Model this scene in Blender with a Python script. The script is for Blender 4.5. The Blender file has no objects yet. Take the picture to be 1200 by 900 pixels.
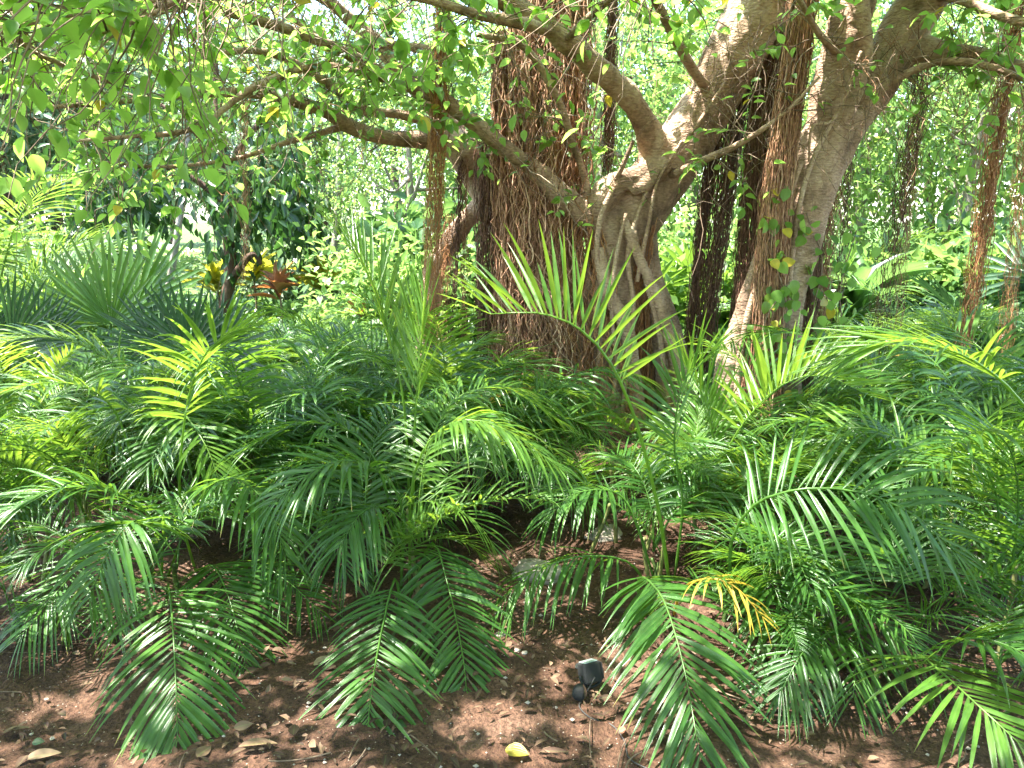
import bpy, math, random
import numpy as np
from mathutils import Vector, Matrix

R = math.radians
rng = np.random.default_rng(7)
random.seed(7)
C = bpy.context.scene.collection
SC = bpy.context.scene

# ------------------------------------------------------------------ camera
CAMH, PITCH, FPX = 1.60, R(12.0), 901.0
cd = bpy.data.cameras.new("camera")
cam = bpy.data.objects.new("camera", cd)
C.objects.link(cam)
cam.location = (0, 0, CAMH)
cam.rotation_euler = (R(90) - PITCH, 0, 0)
cd.sensor_fit = 'HORIZONTAL'
cd.sensor_width = 36
cd.lens = 36 * FPX / 1200
cd.clip_start = 0.05
cd.clip_end = 2000
SC.camera = cam

# ------------------------------------------------------------------ light
SUN_EL, SUN_AZ = R(66), R(-95)          # azimuth from +Y, clockwise
w = bpy.data.worlds.new("World")
SC.world = w
w.use_nodes = True
nt = w.node_tree
nt.nodes.clear()
o_ = nt.nodes.new('ShaderNodeOutputWorld')
b_ = nt.nodes.new('ShaderNodeBackground')
s_ = nt.nodes.new('ShaderNodeTexSky')
s_.sky_type = 'NISHITA'
s_.sun_disc = False
s_.sun_elevation = SUN_EL
s_.sun_rotation = SUN_AZ
b_.inputs[1].default_value = 0.15
nt.links.new(s_.outputs[0], b_.inputs[0])
nt.links.new(b_.outputs[0], o_.inputs[0])
sl = bpy.data.lights.new("sun", 'SUN')
sl.energy = 4.4
sl.angle = R(0.53)
sl.color = (1.0, 0.955, 0.88)
so = bpy.data.objects.new("sun", sl)
C.objects.link(so)
sdir = Vector((math.sin(SUN_AZ) * math.cos(SUN_EL), math.cos(SUN_AZ) * math.cos(SUN_EL), math.sin(SUN_EL)))
so.rotation_euler = sdir.to_track_quat('Z', 'Y').to_euler()
SC.view_settings.view_transform = 'Standard'
SC.view_settings.look = 'None'
SC.view_settings.exposure = 2.98
SC.view_settings.gamma = 1.0
cy = SC.cycles
cy.max_bounces = 8
cy.diffuse_bounces = 5
cy.glossy_bounces = 2
cy.transmission_bounces = 5
cy.transparent_max_bounces = 4
cy.caustics_reflective = False
cy.caustics_refractive = False
cy.sample_clamp_indirect = 8
cy.use_denoising = True

# ------------------------------------------------------------------ measuring helpers
FW = np.array([0, math.cos(PITCH), -math.sin(PITCH)])
UP = np.array([0, math.sin(PITCH), math.cos(PITCH)])
CAM = np.array([0, 0, CAMH])
ZUP = np.array([0, 0, 1.0])

def P(px, py, y):
    """World point seen at photo pixel (px,py) that lies y metres in front of the viewer."""
    d = FW + (px - 600) / FPX * np.array([1, 0, 0]) + (450 - py) / FPX * UP
    return CAM + d * (y / d[1])

def G(px, py):
    """Point of the ground seen at photo pixel (px,py)."""
    d = FW + (px - 600) / FPX * np.array([1, 0, 0]) + (450 - py) / FPX * UP
    t = (0 - CAMH) / d[2]
    for _ in range(4):
        q = CAM + d * t
        t = (gz(q[0], q[1]) - CAMH) / d[2]
    return CAM + d * t

def gz(x, y):
    x = np.asarray(x, float); y = np.asarray(y, float)
    z = .030 * np.sin(1.3 * x + .7 * y + 1) + .022 * np.sin(2.9 * x - 1.7 * y) + .012 * np.sin(5.1 * x + 4.3 * y + 2)
    z = z + .10 * np.exp(-(((x - .9) / 1.3) ** 2 + ((y - 6) / 1.2) ** 2))
    r = np.hypot(x, y - 4)
    return z * np.clip(1.6 - r / 25, 0, 1) + np.clip(r - 40, 0, None) * .0

def px2m(rpx, y):
    return rpx / FPX * y * 1.02

def nrm(a):
    return a / np.maximum(np.linalg.norm(a, axis=-1, keepdims=True), 1e-9)

def smooth_path(pts, n):
    """Catmull-Rom through rows of pts (any number of columns)."""
    p = np.asarray(pts, float)
    if len(p) == 2:
        t = np.linspace(0, 1, n)[:, None]
        return p[0] * (1 - t) + p[1] * t
    p = np.vstack([2 * p[0] - p[1], p, 2 * p[-1] - p[-2]])
    m = len(p) - 3
    u = np.linspace(0, m - 1e-6, n)
    i = u.astype(int); t = (u - i)[:, None]
    a, b, c, d = p[i], p[i + 1], p[i + 2], p[i + 3]
    return .5 * (2 * b + (c - a) * t + (2 * a - 5 * b + 4 * c - d) * t ** 2 + (3 * b - a - 3 * c + d) * t ** 3)

# ------------------------------------------------------------------ mesh builder
class MB:
    def __init__(s):
        s.v, s.q, s.t, s.c, s.n = [], [], [], [], 0

    def add(s, v, q=None, t=None, c=None):
        v = np.asarray(v, float).reshape(-1, 3)
        if q is not None and len(q): s.q.append(np.asarray(q, int).reshape(-1, 4) + s.n)
        if t is not None and len(t): s.t.append(np.asarray(t, int).reshape(-1, 3) + s.n)
        if c is None: c = np.zeros((len(v), 3))
        s.v.append(v); s.c.append(np.broadcast_to(c, (len(v), 3))); s.n += len(v)

    def mesh(s, name, mat, smooth=True):
        v = np.vstack(s.v)
        q = np.vstack(s.q) if s.q else np.zeros((0, 4), int)
        t = np.vstack(s.t) if s.t else np.zeros((0, 3), int)
        me = bpy.data.meshes.new(name)
        me.vertices.add(len(v)); me.vertices.foreach_set('co', v.ravel())
        nl = q.size + t.size
        me.loops.add(nl)
        me.loops.foreach_set('vertex_index', np.concatenate([q.ravel(), t.ravel()]))
        me.polygons.add(len(q) + len(t))
        st = np.concatenate([np.arange(len(q)) * 4, q.size + np.arange(len(t)) * 3])
        me.polygons.foreach_set('loop_start', st)
        me.polygons.foreach_set('use_smooth', np.full(len(q) + len(t), smooth))
        me.update(calc_edges=True)
        ca = me.attributes.new('lf', 'FLOAT_COLOR', 'POINT')
        c = np.ones((len(v), 4)); c[:, :3] = np.vstack(s.c)
        ca.data.foreach_set('color', c.ravel())
        me.materials.append(mat)
        return me

    def build(s, name, mat, parent=None, smooth=True, origin=None):
        me = s.mesh(name, mat, smooth)
        if origin is not None:
            me.transform(Matrix.Translation(-Vector(origin)))
        o = link(name, me, parent)
        if origin is not None:
            o.location = Vector(origin)
        return o

def link(name, data, parent=None):
    o = bpy.data.objects.new(name, data)
    C.objects.link(o)
    if parent is not None:
        o.parent = parent
        o.location = -parent.location if data is not None and name not in ('frond', 'cane') else (0, 0, 0)
    return o

def tag(o, label, cat, group=None, kind=None):
    o['label'] = label; o['category'] = cat
    if group: o['group'] = group
    if kind: o['kind'] = kind
    return o

def thing(name, label, cat, loc=(0, 0, 0), group=None):
    o = bpy.data.objects.new(name, None)
    C.objects.link(o)
    o.empty_display_size = .1
    o.location = Vector(loc)
    return tag(o, label, cat, group)

def tube(mb, path, rad, sides=8, c=(0.5, 0, 0), cap=True, rough=0.0):
    p = np.asarray(path, float); n = len(p)
    rad = np.broadcast_to(np.asarray(rad, float), (n,))
    T = nrm(np.gradient(p, axis=0))
    ref = np.array([1.0, 0, 0]) if abs(T[0][0]) < .8 else np.array([0, 1.0, 0])
    U = np.zeros((n, 3))
    u = nrm(ref - T[0] * (ref @ T[0]))
    for i in range(n):
        u = nrm(u - T[i] * (u @ T[i])); U[i] = u
    W = np.cross(T, U)
    a = np.arange(sides) * 2 * np.pi / sides
    rr = rad[:, None] * (1 + rough * (rng.random((n, sides)) - .5))
    v = p[:, None] + rr[..., None] * (np.cos(a)[None, :, None] * U[:, None] + np.sin(a)[None, :, None] * W[:, None])
    i = np.arange(n - 1)[:, None] * sides; j = np.arange(sides)[None]; k = (j + 1) % sides
    q = np.stack([i + j, i + k, i + sides + k, i + sides + j], -1).reshape(-1, 4)
    base = np.vstack([v.reshape(-1, 3), p[:1], p[-1:]])
    t = []
    if cap:
        m = n * sides
        for jj in range(sides):
            t.append((m, (jj + 1) % sides, jj))
            t.append((m + 1, (n - 1) * sides + jj, (n - 1) * sides + (jj + 1) % sides))
    mb.add(base, q, t, c)

def tubes_many(mb, paths, rad, sides=4, tint=None):
    """paths (k,n,3), rad (k,n): all at once, rings square to each path's mean direction."""
    k, n, _ = paths.shape
    d = nrm(paths[:, -1] - paths[:, 0])
    ref = np.where(np.abs(d[:, 2:3]) < .9, ZUP[None], np.array([[1.0, 0, 0]]))
    U = nrm(np.cross(d, ref)); W = np.cross(d, U)
    a = np.arange(sides) * 2 * np.pi / sides
    off = np.cos(a)[None, :, None] * U[:, None] + np.sin(a)[None, :, None] * W[:, None]
    v = paths[:, :, None] + rad[:, :, None, None] * off[:, None]
    i = np.arange(n - 1)[:, None] * sides; j = np.arange(sides)[None]; kk = (j + 1) % sides
    q = np.stack([i + j, i + kk, i + sides + kk, i + sides + j], -1).reshape(-1, 4)
    q = (q[None] + (np.arange(k) * n * sides)[:, None, None]).reshape(-1, 4)
    if tint is None: tint = rng.random(k)
    c = np.zeros((k, n * sides, 3)); c[..., 0] = tint[:, None]
    c[..., 2] = np.repeat(np.linspace(0, 1, n), sides)[None]
    mb.add(v.reshape(-1, 3), q, None, c.reshape(-1, 3))

def leaf_template(ts, ws, fold=.25, curl=.15):
    """Blade along +Y, width along X, normal +Z; unit length, unit full width."""
    v, c = [], []
    for t, wd in zip(ts, ws):
        z = -curl * t * t
        for sx in (-1, 0, 1):
            v.append((sx * wd / 2, t, z + fold * abs(sx) * wd / 2)); c.append((0, sx, t))
    q = []
    for i in range(len(ts) - 1):
        for s in (0, 1):
            q.append((i * 3 + s, i * 3 + s + 1, i * 3 + 4 + s, i * 3 + 3 + s))
    return np.array(v), np.array(q), np.array(c)

OVATE = leaf_template([0, .12, .32, .58, .82, 1], [.06, .62, 1.0, .9, .46, .02], .22, .18)
OVATE_S = leaf_template([0, .35, .7, 1], [.1, 1.0, .8, .03], .25, .15)
LANCE = leaf_template([0, .2, .5, .8, 1], [.08, .8, 1.0, .6, .02], .25, .3)
ROUND = leaf_template([0, .1, .3, .55, .8, 1], [.3, .8, 1.0, .95, .55, .02], .12, .15)
FAR = (np.array([(0, 0, 0), (.5, .45, .1), (0, 1, -.1), (-.5, .45, .1)], float), np.array([(0, 1, 2, 3)]),
       np.array([(0, 0, 0), (0, 1, .5), (0, 0, 1), (0, -1, .5)], float))

def leaves(mb, pos, axis, normal, ln, wd, tmpl=OVATE, tint=None):
    n = len(pos)
    if n == 0: return
    a = nrm(axis); x = nrm(np.cross(a, normal)); z = np.cross(x, a)
    tv, tq, tc = tmpl
    ln = np.broadcast_to(ln, (n,)); wd = np.broadcast_to(wd, (n,))
    v = pos[:, None] + (tv[None, :, 0:1] * wd[:, None, None]) * x[:, None] + (tv[None, :, 1:2] * ln[:, None, None]) * a[:, None] \
        + (tv[None, :, 2:3] * ln[:, None, None]) * z[:, None]
    q = (tq[None] + (np.arange(n) * len(tv))[:, None, None]).reshape(-1, 4)
    c = np.broadcast_to(tc[None], (n, len(tv), 3)).copy()
    c[..., 0] = (rng.random(n) if tint is None else tint)[:, None]
    mb.add(v.reshape(-1, 3), q, None, c.reshape(-1, 3))

# ------------------------------------------------------------------ materials
def new_mat(name):
    m = bpy.data.materials.new(name); m.use_nodes = True
    n = m.node_tree.nodes; n.clear()
    return m, n, m.node_tree.links

def ramp(n, stops):
    r = n.new('ShaderNodeValToRGB')
    e = r.color_ramp.elements
    while len(e) < len(stops): e.new(.5)
    for x, (p, c) in zip(e, stops):
        x.position = p; x.color = (*c, 1)
    return r

def leaf_mat(name, cols, trans, tmix=.35, rough=.38, vein=.25, objvar=.25, veins=0, spec=.5):
    """cols: ramp over the per-leaf random value; trans: colour of light passing through."""
    m, n, l = new_mat(name)
    out = n.new('ShaderNodeOutputMaterial')
    at = n.new('ShaderNodeAttribute'); at.attribute_name = 'lf'
    sp = n.new('ShaderNodeSeparateColor'); l.new(at.outputs['Color'], sp.inputs[0])
    oi = n.new('ShaderNodeObjectInfo')
    k = n.new('ShaderNodeMath'); k.operation = 'MULTIPLY_ADD'; k.use_clamp = True
    l.new(oi.outputs['Random'], k.inputs[0]); k.inputs[1].default_value = objvar; l.new(sp.outputs[0], k.inputs[2])
    ks = n.new('ShaderNodeMath'); ks.operation = 'SUBTRACT'; ks.use_clamp = True
    l.new(k.outputs[0], ks.inputs[0]); ks.inputs[1].default_value = objvar / 2
    rp = ramp(n, [(i / (len(cols) - 1), c) for i, c in enumerate(cols)])
    l.new(ks.outputs[0], rp.inputs[0])
    # pale midrib: |across| near 0
    ab = n.new('ShaderNodeMath'); ab.operation = 'ABSOLUTE'; l.new(sp.outputs[1], ab.inputs[0])
    mr = n.new('ShaderNodeMapRange'); mr.inputs[1].default_value = 0; mr.inputs[2].default_value = .22
    mr.inputs[3].default_value = vein; mr.inputs[4].default_value = 0; l.new(ab.outputs[0], mr.inputs[0])
    mx = n.new('ShaderNodeMix'); mx.data_type = 'RGBA'
    l.new(mr.outputs[0], mx.inputs[0]); l.new(rp.outputs[0], mx.inputs[6])
    mx.inputs[7].default_value = (.20, .30, .08, 1)
    # blotchy surface
    tc = n.new('ShaderNodeTexCoord')
    nz = n.new('ShaderNodeTexNoise'); nz.inputs['Scale'].default_value = 35; nz.inputs['Detail'].default_value = 3
    l.new(tc.outputs['Object'], nz.inputs['Vector'])
    hs = n.new('ShaderNodeHueSaturation')
    mr2 = n.new('ShaderNodeMapRange'); mr2.inputs[1].default_value = .3; mr2.inputs[2].default_value = .7
    mr2.inputs[3].default_value = .72; mr2.inputs[4].default_value = 1.25; l.new(nz.outputs[0], mr2.inputs[0])
    l.new(mr2.outputs[0], hs.inputs['Value']); l.new(mx.outputs[2], hs.inputs['Color'])
    tp = n.new('ShaderNodeMapRange'); tp.inputs[1].default_value = .84; tp.inputs[2].default_value = .97; l.new(sp.outputs[2], tp.inputs[0])
    tq = n.new('ShaderNodeMapRange'); tq.inputs[1].default_value = .52; tq.inputs[2].default_value = .62; l.new(sp.outputs[0], tq.inputs[0])
    tm = n.new('ShaderNodeMath'); tm.operation = 'MULTIPLY'; l.new(tp.outputs[0], tm.inputs[0]); l.new(tq.outputs[0], tm.inputs[1])
    tk = n.new('ShaderNodeMath'); tk.operation = 'MULTIPLY'; l.new(tm.outputs[0], tk.inputs[0]); tk.inputs[1].default_value = .8 if veins else 0
    mt = n.new('ShaderNodeMix'); mt.data_type = 'RGBA'; l.new(tk.outputs[0], mt.inputs[0]); l.new(hs.outputs[0], mt.inputs[6]); mt.inputs[7].default_value = (.22, .15, .05, 1)
    pb = n.new('ShaderNodeBsdfPrincipled')
    l.new(mt.outputs[2], pb.inputs['Base Color'])
    pb.inputs['Roughness'].default_value = rough
    pb.inputs['Specular IOR Level'].default_value = spec
    if veins:
        wv = n.new('ShaderNodeMath'); wv.operation = 'MULTIPLY'; wv.inputs[1].default_value = veins; l.new(sp.outputs[1], wv.inputs[0])
        sn = n.new('ShaderNodeMath'); sn.operation = 'SINE'; l.new(wv.outputs[0], sn.inputs[0])
        bp = n.new('ShaderNodeBump'); bp.inputs['Strength'].default_value = .25; bp.inputs['Distance'].default_value = .002
        l.new(sn.outputs[0], bp.inputs['Height']); l.new(bp.outputs[0], pb.inputs['Normal'])
    tr = n.new('ShaderNodeBsdfTranslucent')
    rt = ramp(n, [(0, tuple(x * .7 for x in trans)), (1, trans)])
    l.new(ks.outputs[0], rt.inputs[0]); l.new(rt.outputs[0], tr.inputs[0])
    ms = n.new('ShaderNodeMixShader'); ms.inputs[0].default_value = tmix
    l.new(pb.outputs[0], ms.inputs[1]); l.new(tr.outputs[0], ms.inputs[2])
    l.new(ms.outputs[0], out.inputs[0])
    return m

def bark_mat(name, stops, scale=6, stretch=(1, 1, .35), bump=.5, rough=.8, rings=0.0, fine=60):
    m, n, l = new_mat(name)
    out = n.new('ShaderNodeOutputMaterial')
    tc = n.new('ShaderNodeTexCoord')
    mp = n.new('ShaderNodeMapping'); mp.inputs['Scale'].default_value = stretch
    l.new(tc.outputs['Object'], mp.inputs[0])
    nz = n.new('ShaderNodeTexNoise'); nz.inputs['Scale'].default_value = scale; nz.inputs['Detail'].default_value = 8
    nz.inputs['Roughness'].default_value = .65
    l.new(mp.outputs[0], nz.inputs['Vector'])
    rp = ramp(n, stops); l.new(nz.outputs[0], rp.inputs[0])
    n2 = n.new('ShaderNodeTexNoise'); n2.inputs['Scale'].default_value = fine; n2.inputs['Detail'].default_value = 5
    m2 = n.new('ShaderNodeMapping'); m2.inputs['Scale'].default_value = (1, 1, 2.6 if rings else .25)
    l.new(tc.outputs['Object'], m2.inputs[0]); l.new(m2.outputs[0], n2.inputs['Vector'])
    mu = n.new('ShaderNodeMix'); mu.data_type = 'RGBA'; mu.blend_type = 'MULTIPLY'; mu.inputs[0].default_value = .75
    r2 = ramp(n, [(.3, (.45, .42, .40)), (.65, (1, 1, 1))]); l.new(n2.outputs[0], r2.inputs[0])
    l.new(rp.outputs[0], mu.inputs[6]); l.new(r2.outputs[0], mu.inputs[7])
    pb = n.new('ShaderNodeBsdfPrincipled'); pb.inputs['Roughness'].default_value = rough
    pb.inputs['Specular IOR Level'].default_value = .25
    l.new(mu.outputs[2], pb.inputs['Base Color'])
    ad = n.new('ShaderNodeMath'); ad.operation = 'ADD'; l.new(nz.outputs[0], ad.inputs[0]); l.new(n2.outputs[0], ad.inputs[1])
    bp = n.new('ShaderNodeBump'); bp.inputs['Strength'].default_value = bump; bp.inputs['Distance'].default_value = .02
    l.new(ad.outputs[0], bp.inputs['Height']); l.new(bp.outputs[0], pb.inputs['Normal'])
    l.new(pb.outputs[0], out.inputs[0])
    return m

def strand_mat(name, cols, rough=.75):
    m, n, l = new_mat(name)
    out = n.new('ShaderNodeOutputMaterial')
    at = n.new('ShaderNodeAttribute'); at.attribute_name = 'lf'
    sp = n.new('ShaderNodeSeparateColor'); l.new(at.outputs['Color'], sp.inputs[0])
    rp = ramp(n, [(i / (len(cols) - 1), c) for i, c in enumerate(cols)])
    l.new(sp.outputs[0], rp.inputs[0])
    tc = n.new('ShaderNodeTexCoord')
    nz = n.new('ShaderNodeTexNoise'); nz.inputs['Scale'].default_value = 45; nz.inputs['Detail'].default_value = 4
    l.new(tc.outputs['Object'], nz.inputs['Vector'])
    hs = n.new('ShaderNodeHueSaturation')
    mr = n.new('ShaderNodeMapRange'); mr.inputs[1].default_value = .3; mr.inputs[2].default_value = .7
    mr.inputs[3].default_value = .6; mr.inputs[4].default_value = 1.4
    l.new(nz.outputs[0], mr.inputs[0]); l.new(mr.outputs[0], hs.inputs['Value']); l.new(rp.outputs[0], hs.inputs['Color'])
    pb = n.new('ShaderNodeBsdfPrincipled'); pb.inputs['Roughness'].default_value = rough
    pb.inputs['Specular IOR Level'].default_value = .2
    bp = n.new('ShaderNodeBump'); bp.inputs['Strength'].default_value = .4; bp.inputs['Distance'].default_value = .004
    l.new(nz.outputs[0], bp.inputs['Height']); l.new(bp.outputs[0], pb.inputs['Normal'])
    l.new(hs.outputs[0], pb.inputs['Base Color']); l.new(pb.outputs[0], out.inputs[0])
    return m

def plain_mat(name, col, rough=.5, metallic=0, noise=.2, scale=30, bump=.0):
    m, n, l = new_mat(name)
    out = n.new('ShaderNodeOutputMaterial')
    tc = n.new('ShaderNodeTexCoord')
    nz = n.new('ShaderNodeTexNoise'); nz.inputs['Scale'].default_value = scale; nz.inputs['Detail'].default_value = 5
    l.new(tc.outputs['Object'], nz.inputs['Vector'])
    rp = ramp(n, [(.3, tuple(c * (1 - noise) for c in col)), (.7, tuple(min(1, c * (1 + noise)) for c in col))])
    l.new(nz.outputs[0], rp.inputs[0])
    pb = n.new('ShaderNodeBsdfPrincipled'); pb.inputs['Roughness'].default_value = rough; pb.inputs['Metallic'].default_value = metallic
    l.new(rp.outputs[0], pb.inputs['Base Color'])
    if bump:
        bp = n.new('ShaderNodeBump'); bp.inputs['Strength'].default_value = bump; bp.inputs['Distance'].default_value = .01
        l.new(nz.outputs[0], bp.inputs['Height']); l.new(bp.outputs[0], pb.inputs['Normal'])
    l.new(pb.outputs[0], out.inputs[0])
    return m

def soil_mat():
    m, n, l = new_mat("soil")
    out = n.new('ShaderNodeOutputMaterial')
    tc = n.new('ShaderNodeTexCoord')
    def noise(s, d=6):
        x = n.new('ShaderNodeTexNoise'); x.inputs['Scale'].default_value = s; x.inputs['Detail'].default_value = d
        x.inputs['Roughness'].default_value = .65
        l.new(tc.outputs['Object'], x.inputs['Vector']); return x
    a = noise(2.2); r = ramp(n, [(.28, (.048, .026, .016)), (.5, (.095, .050, .031)), (.72, (.18, .108, .074))]); l.new(a.outputs[0], r.inputs[0])
    b = noise(70, 4); r2 = ramp(n, [(.35, (.45, .42, .4)), (.55, (1, 1, 1)), (.75, (1.7, 1.6, 1.5))]); l.new(b.outputs[0], r2.inputs[0])
    mu = n.new('ShaderNodeMix'); mu.data_type = 'RGBA'; mu.blend_type = 'MULTIPLY'; mu.inputs[0].default_value = 1
    l.new(r.outputs[0], mu.inputs[6]); l.new(r2.outputs[0], mu.inputs[7])
    vo = n.new('ShaderNodeTexVoronoi'); vo.inputs['Scale'].default_value = 85; l.new(tc.outputs['Object'], vo.inputs['Vector'])
    lt = n.new('ShaderNodeMath'); lt.operation = 'LESS_THAN'; lt.inputs[1].default_value = .2; l.new(vo.outputs['Distance'], lt.inputs[0])
    sv = n.new('ShaderNodeSeparateColor'); l.new(vo.outputs['Color'], sv.inputs[0])
    gt = n.new('ShaderNodeMath'); gt.operation = 'GREATER_THAN'; gt.inputs[1].default_value = .86; l.new(sv.outputs[0], gt.inputs[0])
    an = n.new('ShaderNodeMath'); an.operation = 'MULTIPLY'; l.new(lt.outputs[0], an.inputs[0]); l.new(gt.outputs[0], an.inputs[1])
    mx = n.new('ShaderNodeMix'); mx.data_type = 'RGBA'; l.new(an.outputs[0], mx.inputs[0])
    l.new(mu.outputs[2], mx.inputs[6]); mx.inputs[7].default_value = (.36, .28, .22, 1)
    pb = n.new('ShaderNodeBsdfPrincipled'); pb.inputs['Roughness'].default_value = .9; pb.inputs['Specular IOR Level'].default_value = .2
    sx = n.new('ShaderNodeSeparateXYZ'); l.new(tc.outputs['Object'], sx.inputs[0])
    edge = n.new('ShaderNodeMath'); edge.operation = 'MULTIPLY_ADD'; l.new(a.outputs[0], edge.inputs[0]); edge.inputs[1].default_value = 3; l.new(sx.outputs[1], edge.inputs[2])
    zone = n.new('ShaderNodeMapRange'); zone.inputs[1].default_value = 13; zone.inputs[2].default_value = 14.5; l.new(edge.outputs[0], zone.inputs[0])
    lw = ramp(n, [(.35, (.05, .10, .022)), (.65, (.11, .17, .04))]); l.new(b.outputs[0], lw.inputs[0])
    mg = n.new('ShaderNodeMix'); mg.data_type = 'RGBA'; l.new(zone.outputs[0], mg.inputs[0]); l.new(mx.outputs[2], mg.inputs[6]); l.new(lw.outputs[0], mg.inputs[7])
    l.new(mg.outputs[2], pb.inputs['Base Color'])
    ad = n.new('ShaderNodeMath'); ad.operation = 'ADD'; l.new(b.outputs[0], ad.inputs[0]); l.new(an.outputs[0], ad.inputs[1])
    bp = n.new('ShaderNodeBump'); bp.inputs['Strength'].default_value = 1.0; bp.inputs['Distance'].default_value = .022
    l.new(ad.outputs[0], bp.inputs['Height']); l.new(bp.outputs[0], pb.inputs['Normal'])
    l.new(pb.outputs[0], out.inputs[0])
    return m

M = {}
M['soil'] = soil_mat()
M['palm'] = leaf_mat('palm_leaf', [(.022, .066, .013), (.038, .106, .017), (.066, .150, .023)], (.26, .48, .04), .36, .27, .12, .45, 22, .45)
M['palm_light'] = leaf_mat('light_palm_leaf', [(.050, .125, .018), (.075, .165, .022), (.120, .210, .028)], (.36, .56, .05), .42, .30, .15, .4, 22)  # paler palm green, partly standing in for light on lit fronds
M['palm_yellow'] = leaf_mat('yellowing_palm_leaf', [(.30, .24, .03), (.42, .29, .03), (.45, .24, .02)], (.55, .42, .04), .35, .45, .1, .2, 22)
M['palm_dead'] = leaf_mat('dead_palm_leaf', [(.16, .075, .045), (.24, .12, .07), (.36, .22, .15)], (.25, .12, .06), .15, .75, .1, .2, 22, .2)
M['palm_sun'] = leaf_mat('sunny_palm_leaf', [(.040, .110, .024), (.065, .145, .028), (.11, .19, .036)], (.28, .44, .06), .36, .4, .15, .4, 22)  # palm green lightened as if by sun, for fronds in the open
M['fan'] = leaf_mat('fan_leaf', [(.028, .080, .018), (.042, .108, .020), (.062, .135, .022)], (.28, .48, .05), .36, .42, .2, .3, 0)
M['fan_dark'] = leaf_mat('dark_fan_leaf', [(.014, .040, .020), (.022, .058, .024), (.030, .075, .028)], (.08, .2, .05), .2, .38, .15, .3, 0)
M['ficus'] = leaf_mat('fig_leaf', [(.040, .120, .022), (.062, .165, .025), (.105, .215, .028)], (.48, .74, .13), .60, .36, .35, .15, 0)
M['ficus_old'] = leaf_mat('yellow_fig_leaf', [(.36, .30, .03), (.45, .33, .03)], (.7, .55, .05), .4, .45, .3, .1, 0)
M['mango'] = leaf_mat('dark_glossy_leaf', [(.016, .045, .018), (.026, .065, .022), (.045, .095, .028)], (.10, .26, .04), .22, .32, .3, .2, 0)
M['bright'] = leaf_mat('bright_leaf', [(.050, .120, .028), (.095, .185, .042), (.18, .28, .075)], (.42, .64, .15), .45, .33, .2, .5, 0)
M['mid'] = leaf_mat('green_leaf', [(.024, .066, .022), (.046, .108, .034), (.090, .160, .050)], (.24, .44, .10), .36, .32, .2, .5, 0)
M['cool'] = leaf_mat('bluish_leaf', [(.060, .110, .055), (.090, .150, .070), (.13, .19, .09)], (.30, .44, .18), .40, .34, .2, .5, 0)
M['red'] = leaf_mat('red_leaf', [(.42, .17, .12), (.50, .26, .14), (.46, .34, .15)], (.60, .22, .06), .4, .4, .2, .2, 0)
M['yellow'] = leaf_mat('yellow_leaf', [(.30, .30, .03), (.42, .38, .04), (.20, .28, .03)], (.6, .6, .06), .4, .42, .2, .3, 0)
M['bark'] = bark_mat('fig_bark', [(.24, (.085, .052, .034)), (.36, (.23, .150, .100)), (.5, (.42, .280, .188)), (.62, (.54, .395, .285)), (.75, (.36, .32, .19))], 5.5, (1, 1, .45), .8, .75, 1.0, 34)
M['bark_brown'] = bark_mat('brown_bark', [(.3, (.075, .045, .032)), (.6, (.14, .085, .055)), (.8, (.20, .14, .10))], 7, (1, 1, .3), .7)
M['bark_pale'] = bark_mat('pale_bark', [(.3, (.22, .19, .16)), (.6, (.38, .34, .29)), (.8, (.45, .42, .36))], 6, (1, 1, .5), .4, .8, 1.0)
M['root'] = strand_mat('aerial_root', [(.15, .070, .040), (.27, .135, .077), (.37, .205, .122), (.48, .31, .205)])
M['root_red'] = strand_mat('ruddy_aerial_root', [(.20, .082, .036), (.34, .155, .070), (.46, .25, .12)])
M['root_dark'] = strand_mat('dark_aerial_root', [(.070, .037, .025), (.13, .068, .043), (.20, .112, .072)])
M['twig'] = strand_mat('twig', [(.10, .068, .045), (.20, .14, .095), (.30, .23, .165)])
M['cane'] = strand_mat('cane', [(.05, .085, .022), (.10, .13, .035), (.17, .15, .06)], .5)
M['stone'] = plain_mat('limestone', (.27, .225, .185), .9, 0, .55, 9, .9)
M['road'] = plain_mat('pale_paving', (.50, .49, .47), .85, 0, .12, 3, .2)
M['litter'] = leaf_mat('litter_leaf', [(.03, .018, .012), (.075, .042, .026), (.17, .11, .07)], (.2, .1, .05), .1, .75, .15, .2, 0, .2)
M['dry_leaf'] = leaf_mat('dry_leaf', [(.13, .08, .045), (.19, .125, .075), (.25, .18, .115)], (.2, .1, .05), .1, .7, .2, .3, 0, .25)
M['housing'] = plain_mat('dark_housing', (.008, .0085, .008), .9, 0, .35, 25, .1)
M['cable'] = plain_mat('black_cable', (.03, .027, .025), .6)

# ------------------------------------------------------------------ ground
def axis(lo, hi, step, far, grow=1.18):
    a = list(np.arange(lo, hi + 1e-6, step)); s = step
    left, right = [lo], [hi]
    while right[-1] < far:
        s *= grow; right.append(right[-1] + s)
    s = step
    while left[-1] > -far:
        s *= grow; left.append(left[-1] - s)
    return np.array(left[:0:-1] + a + right[1:])

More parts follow.
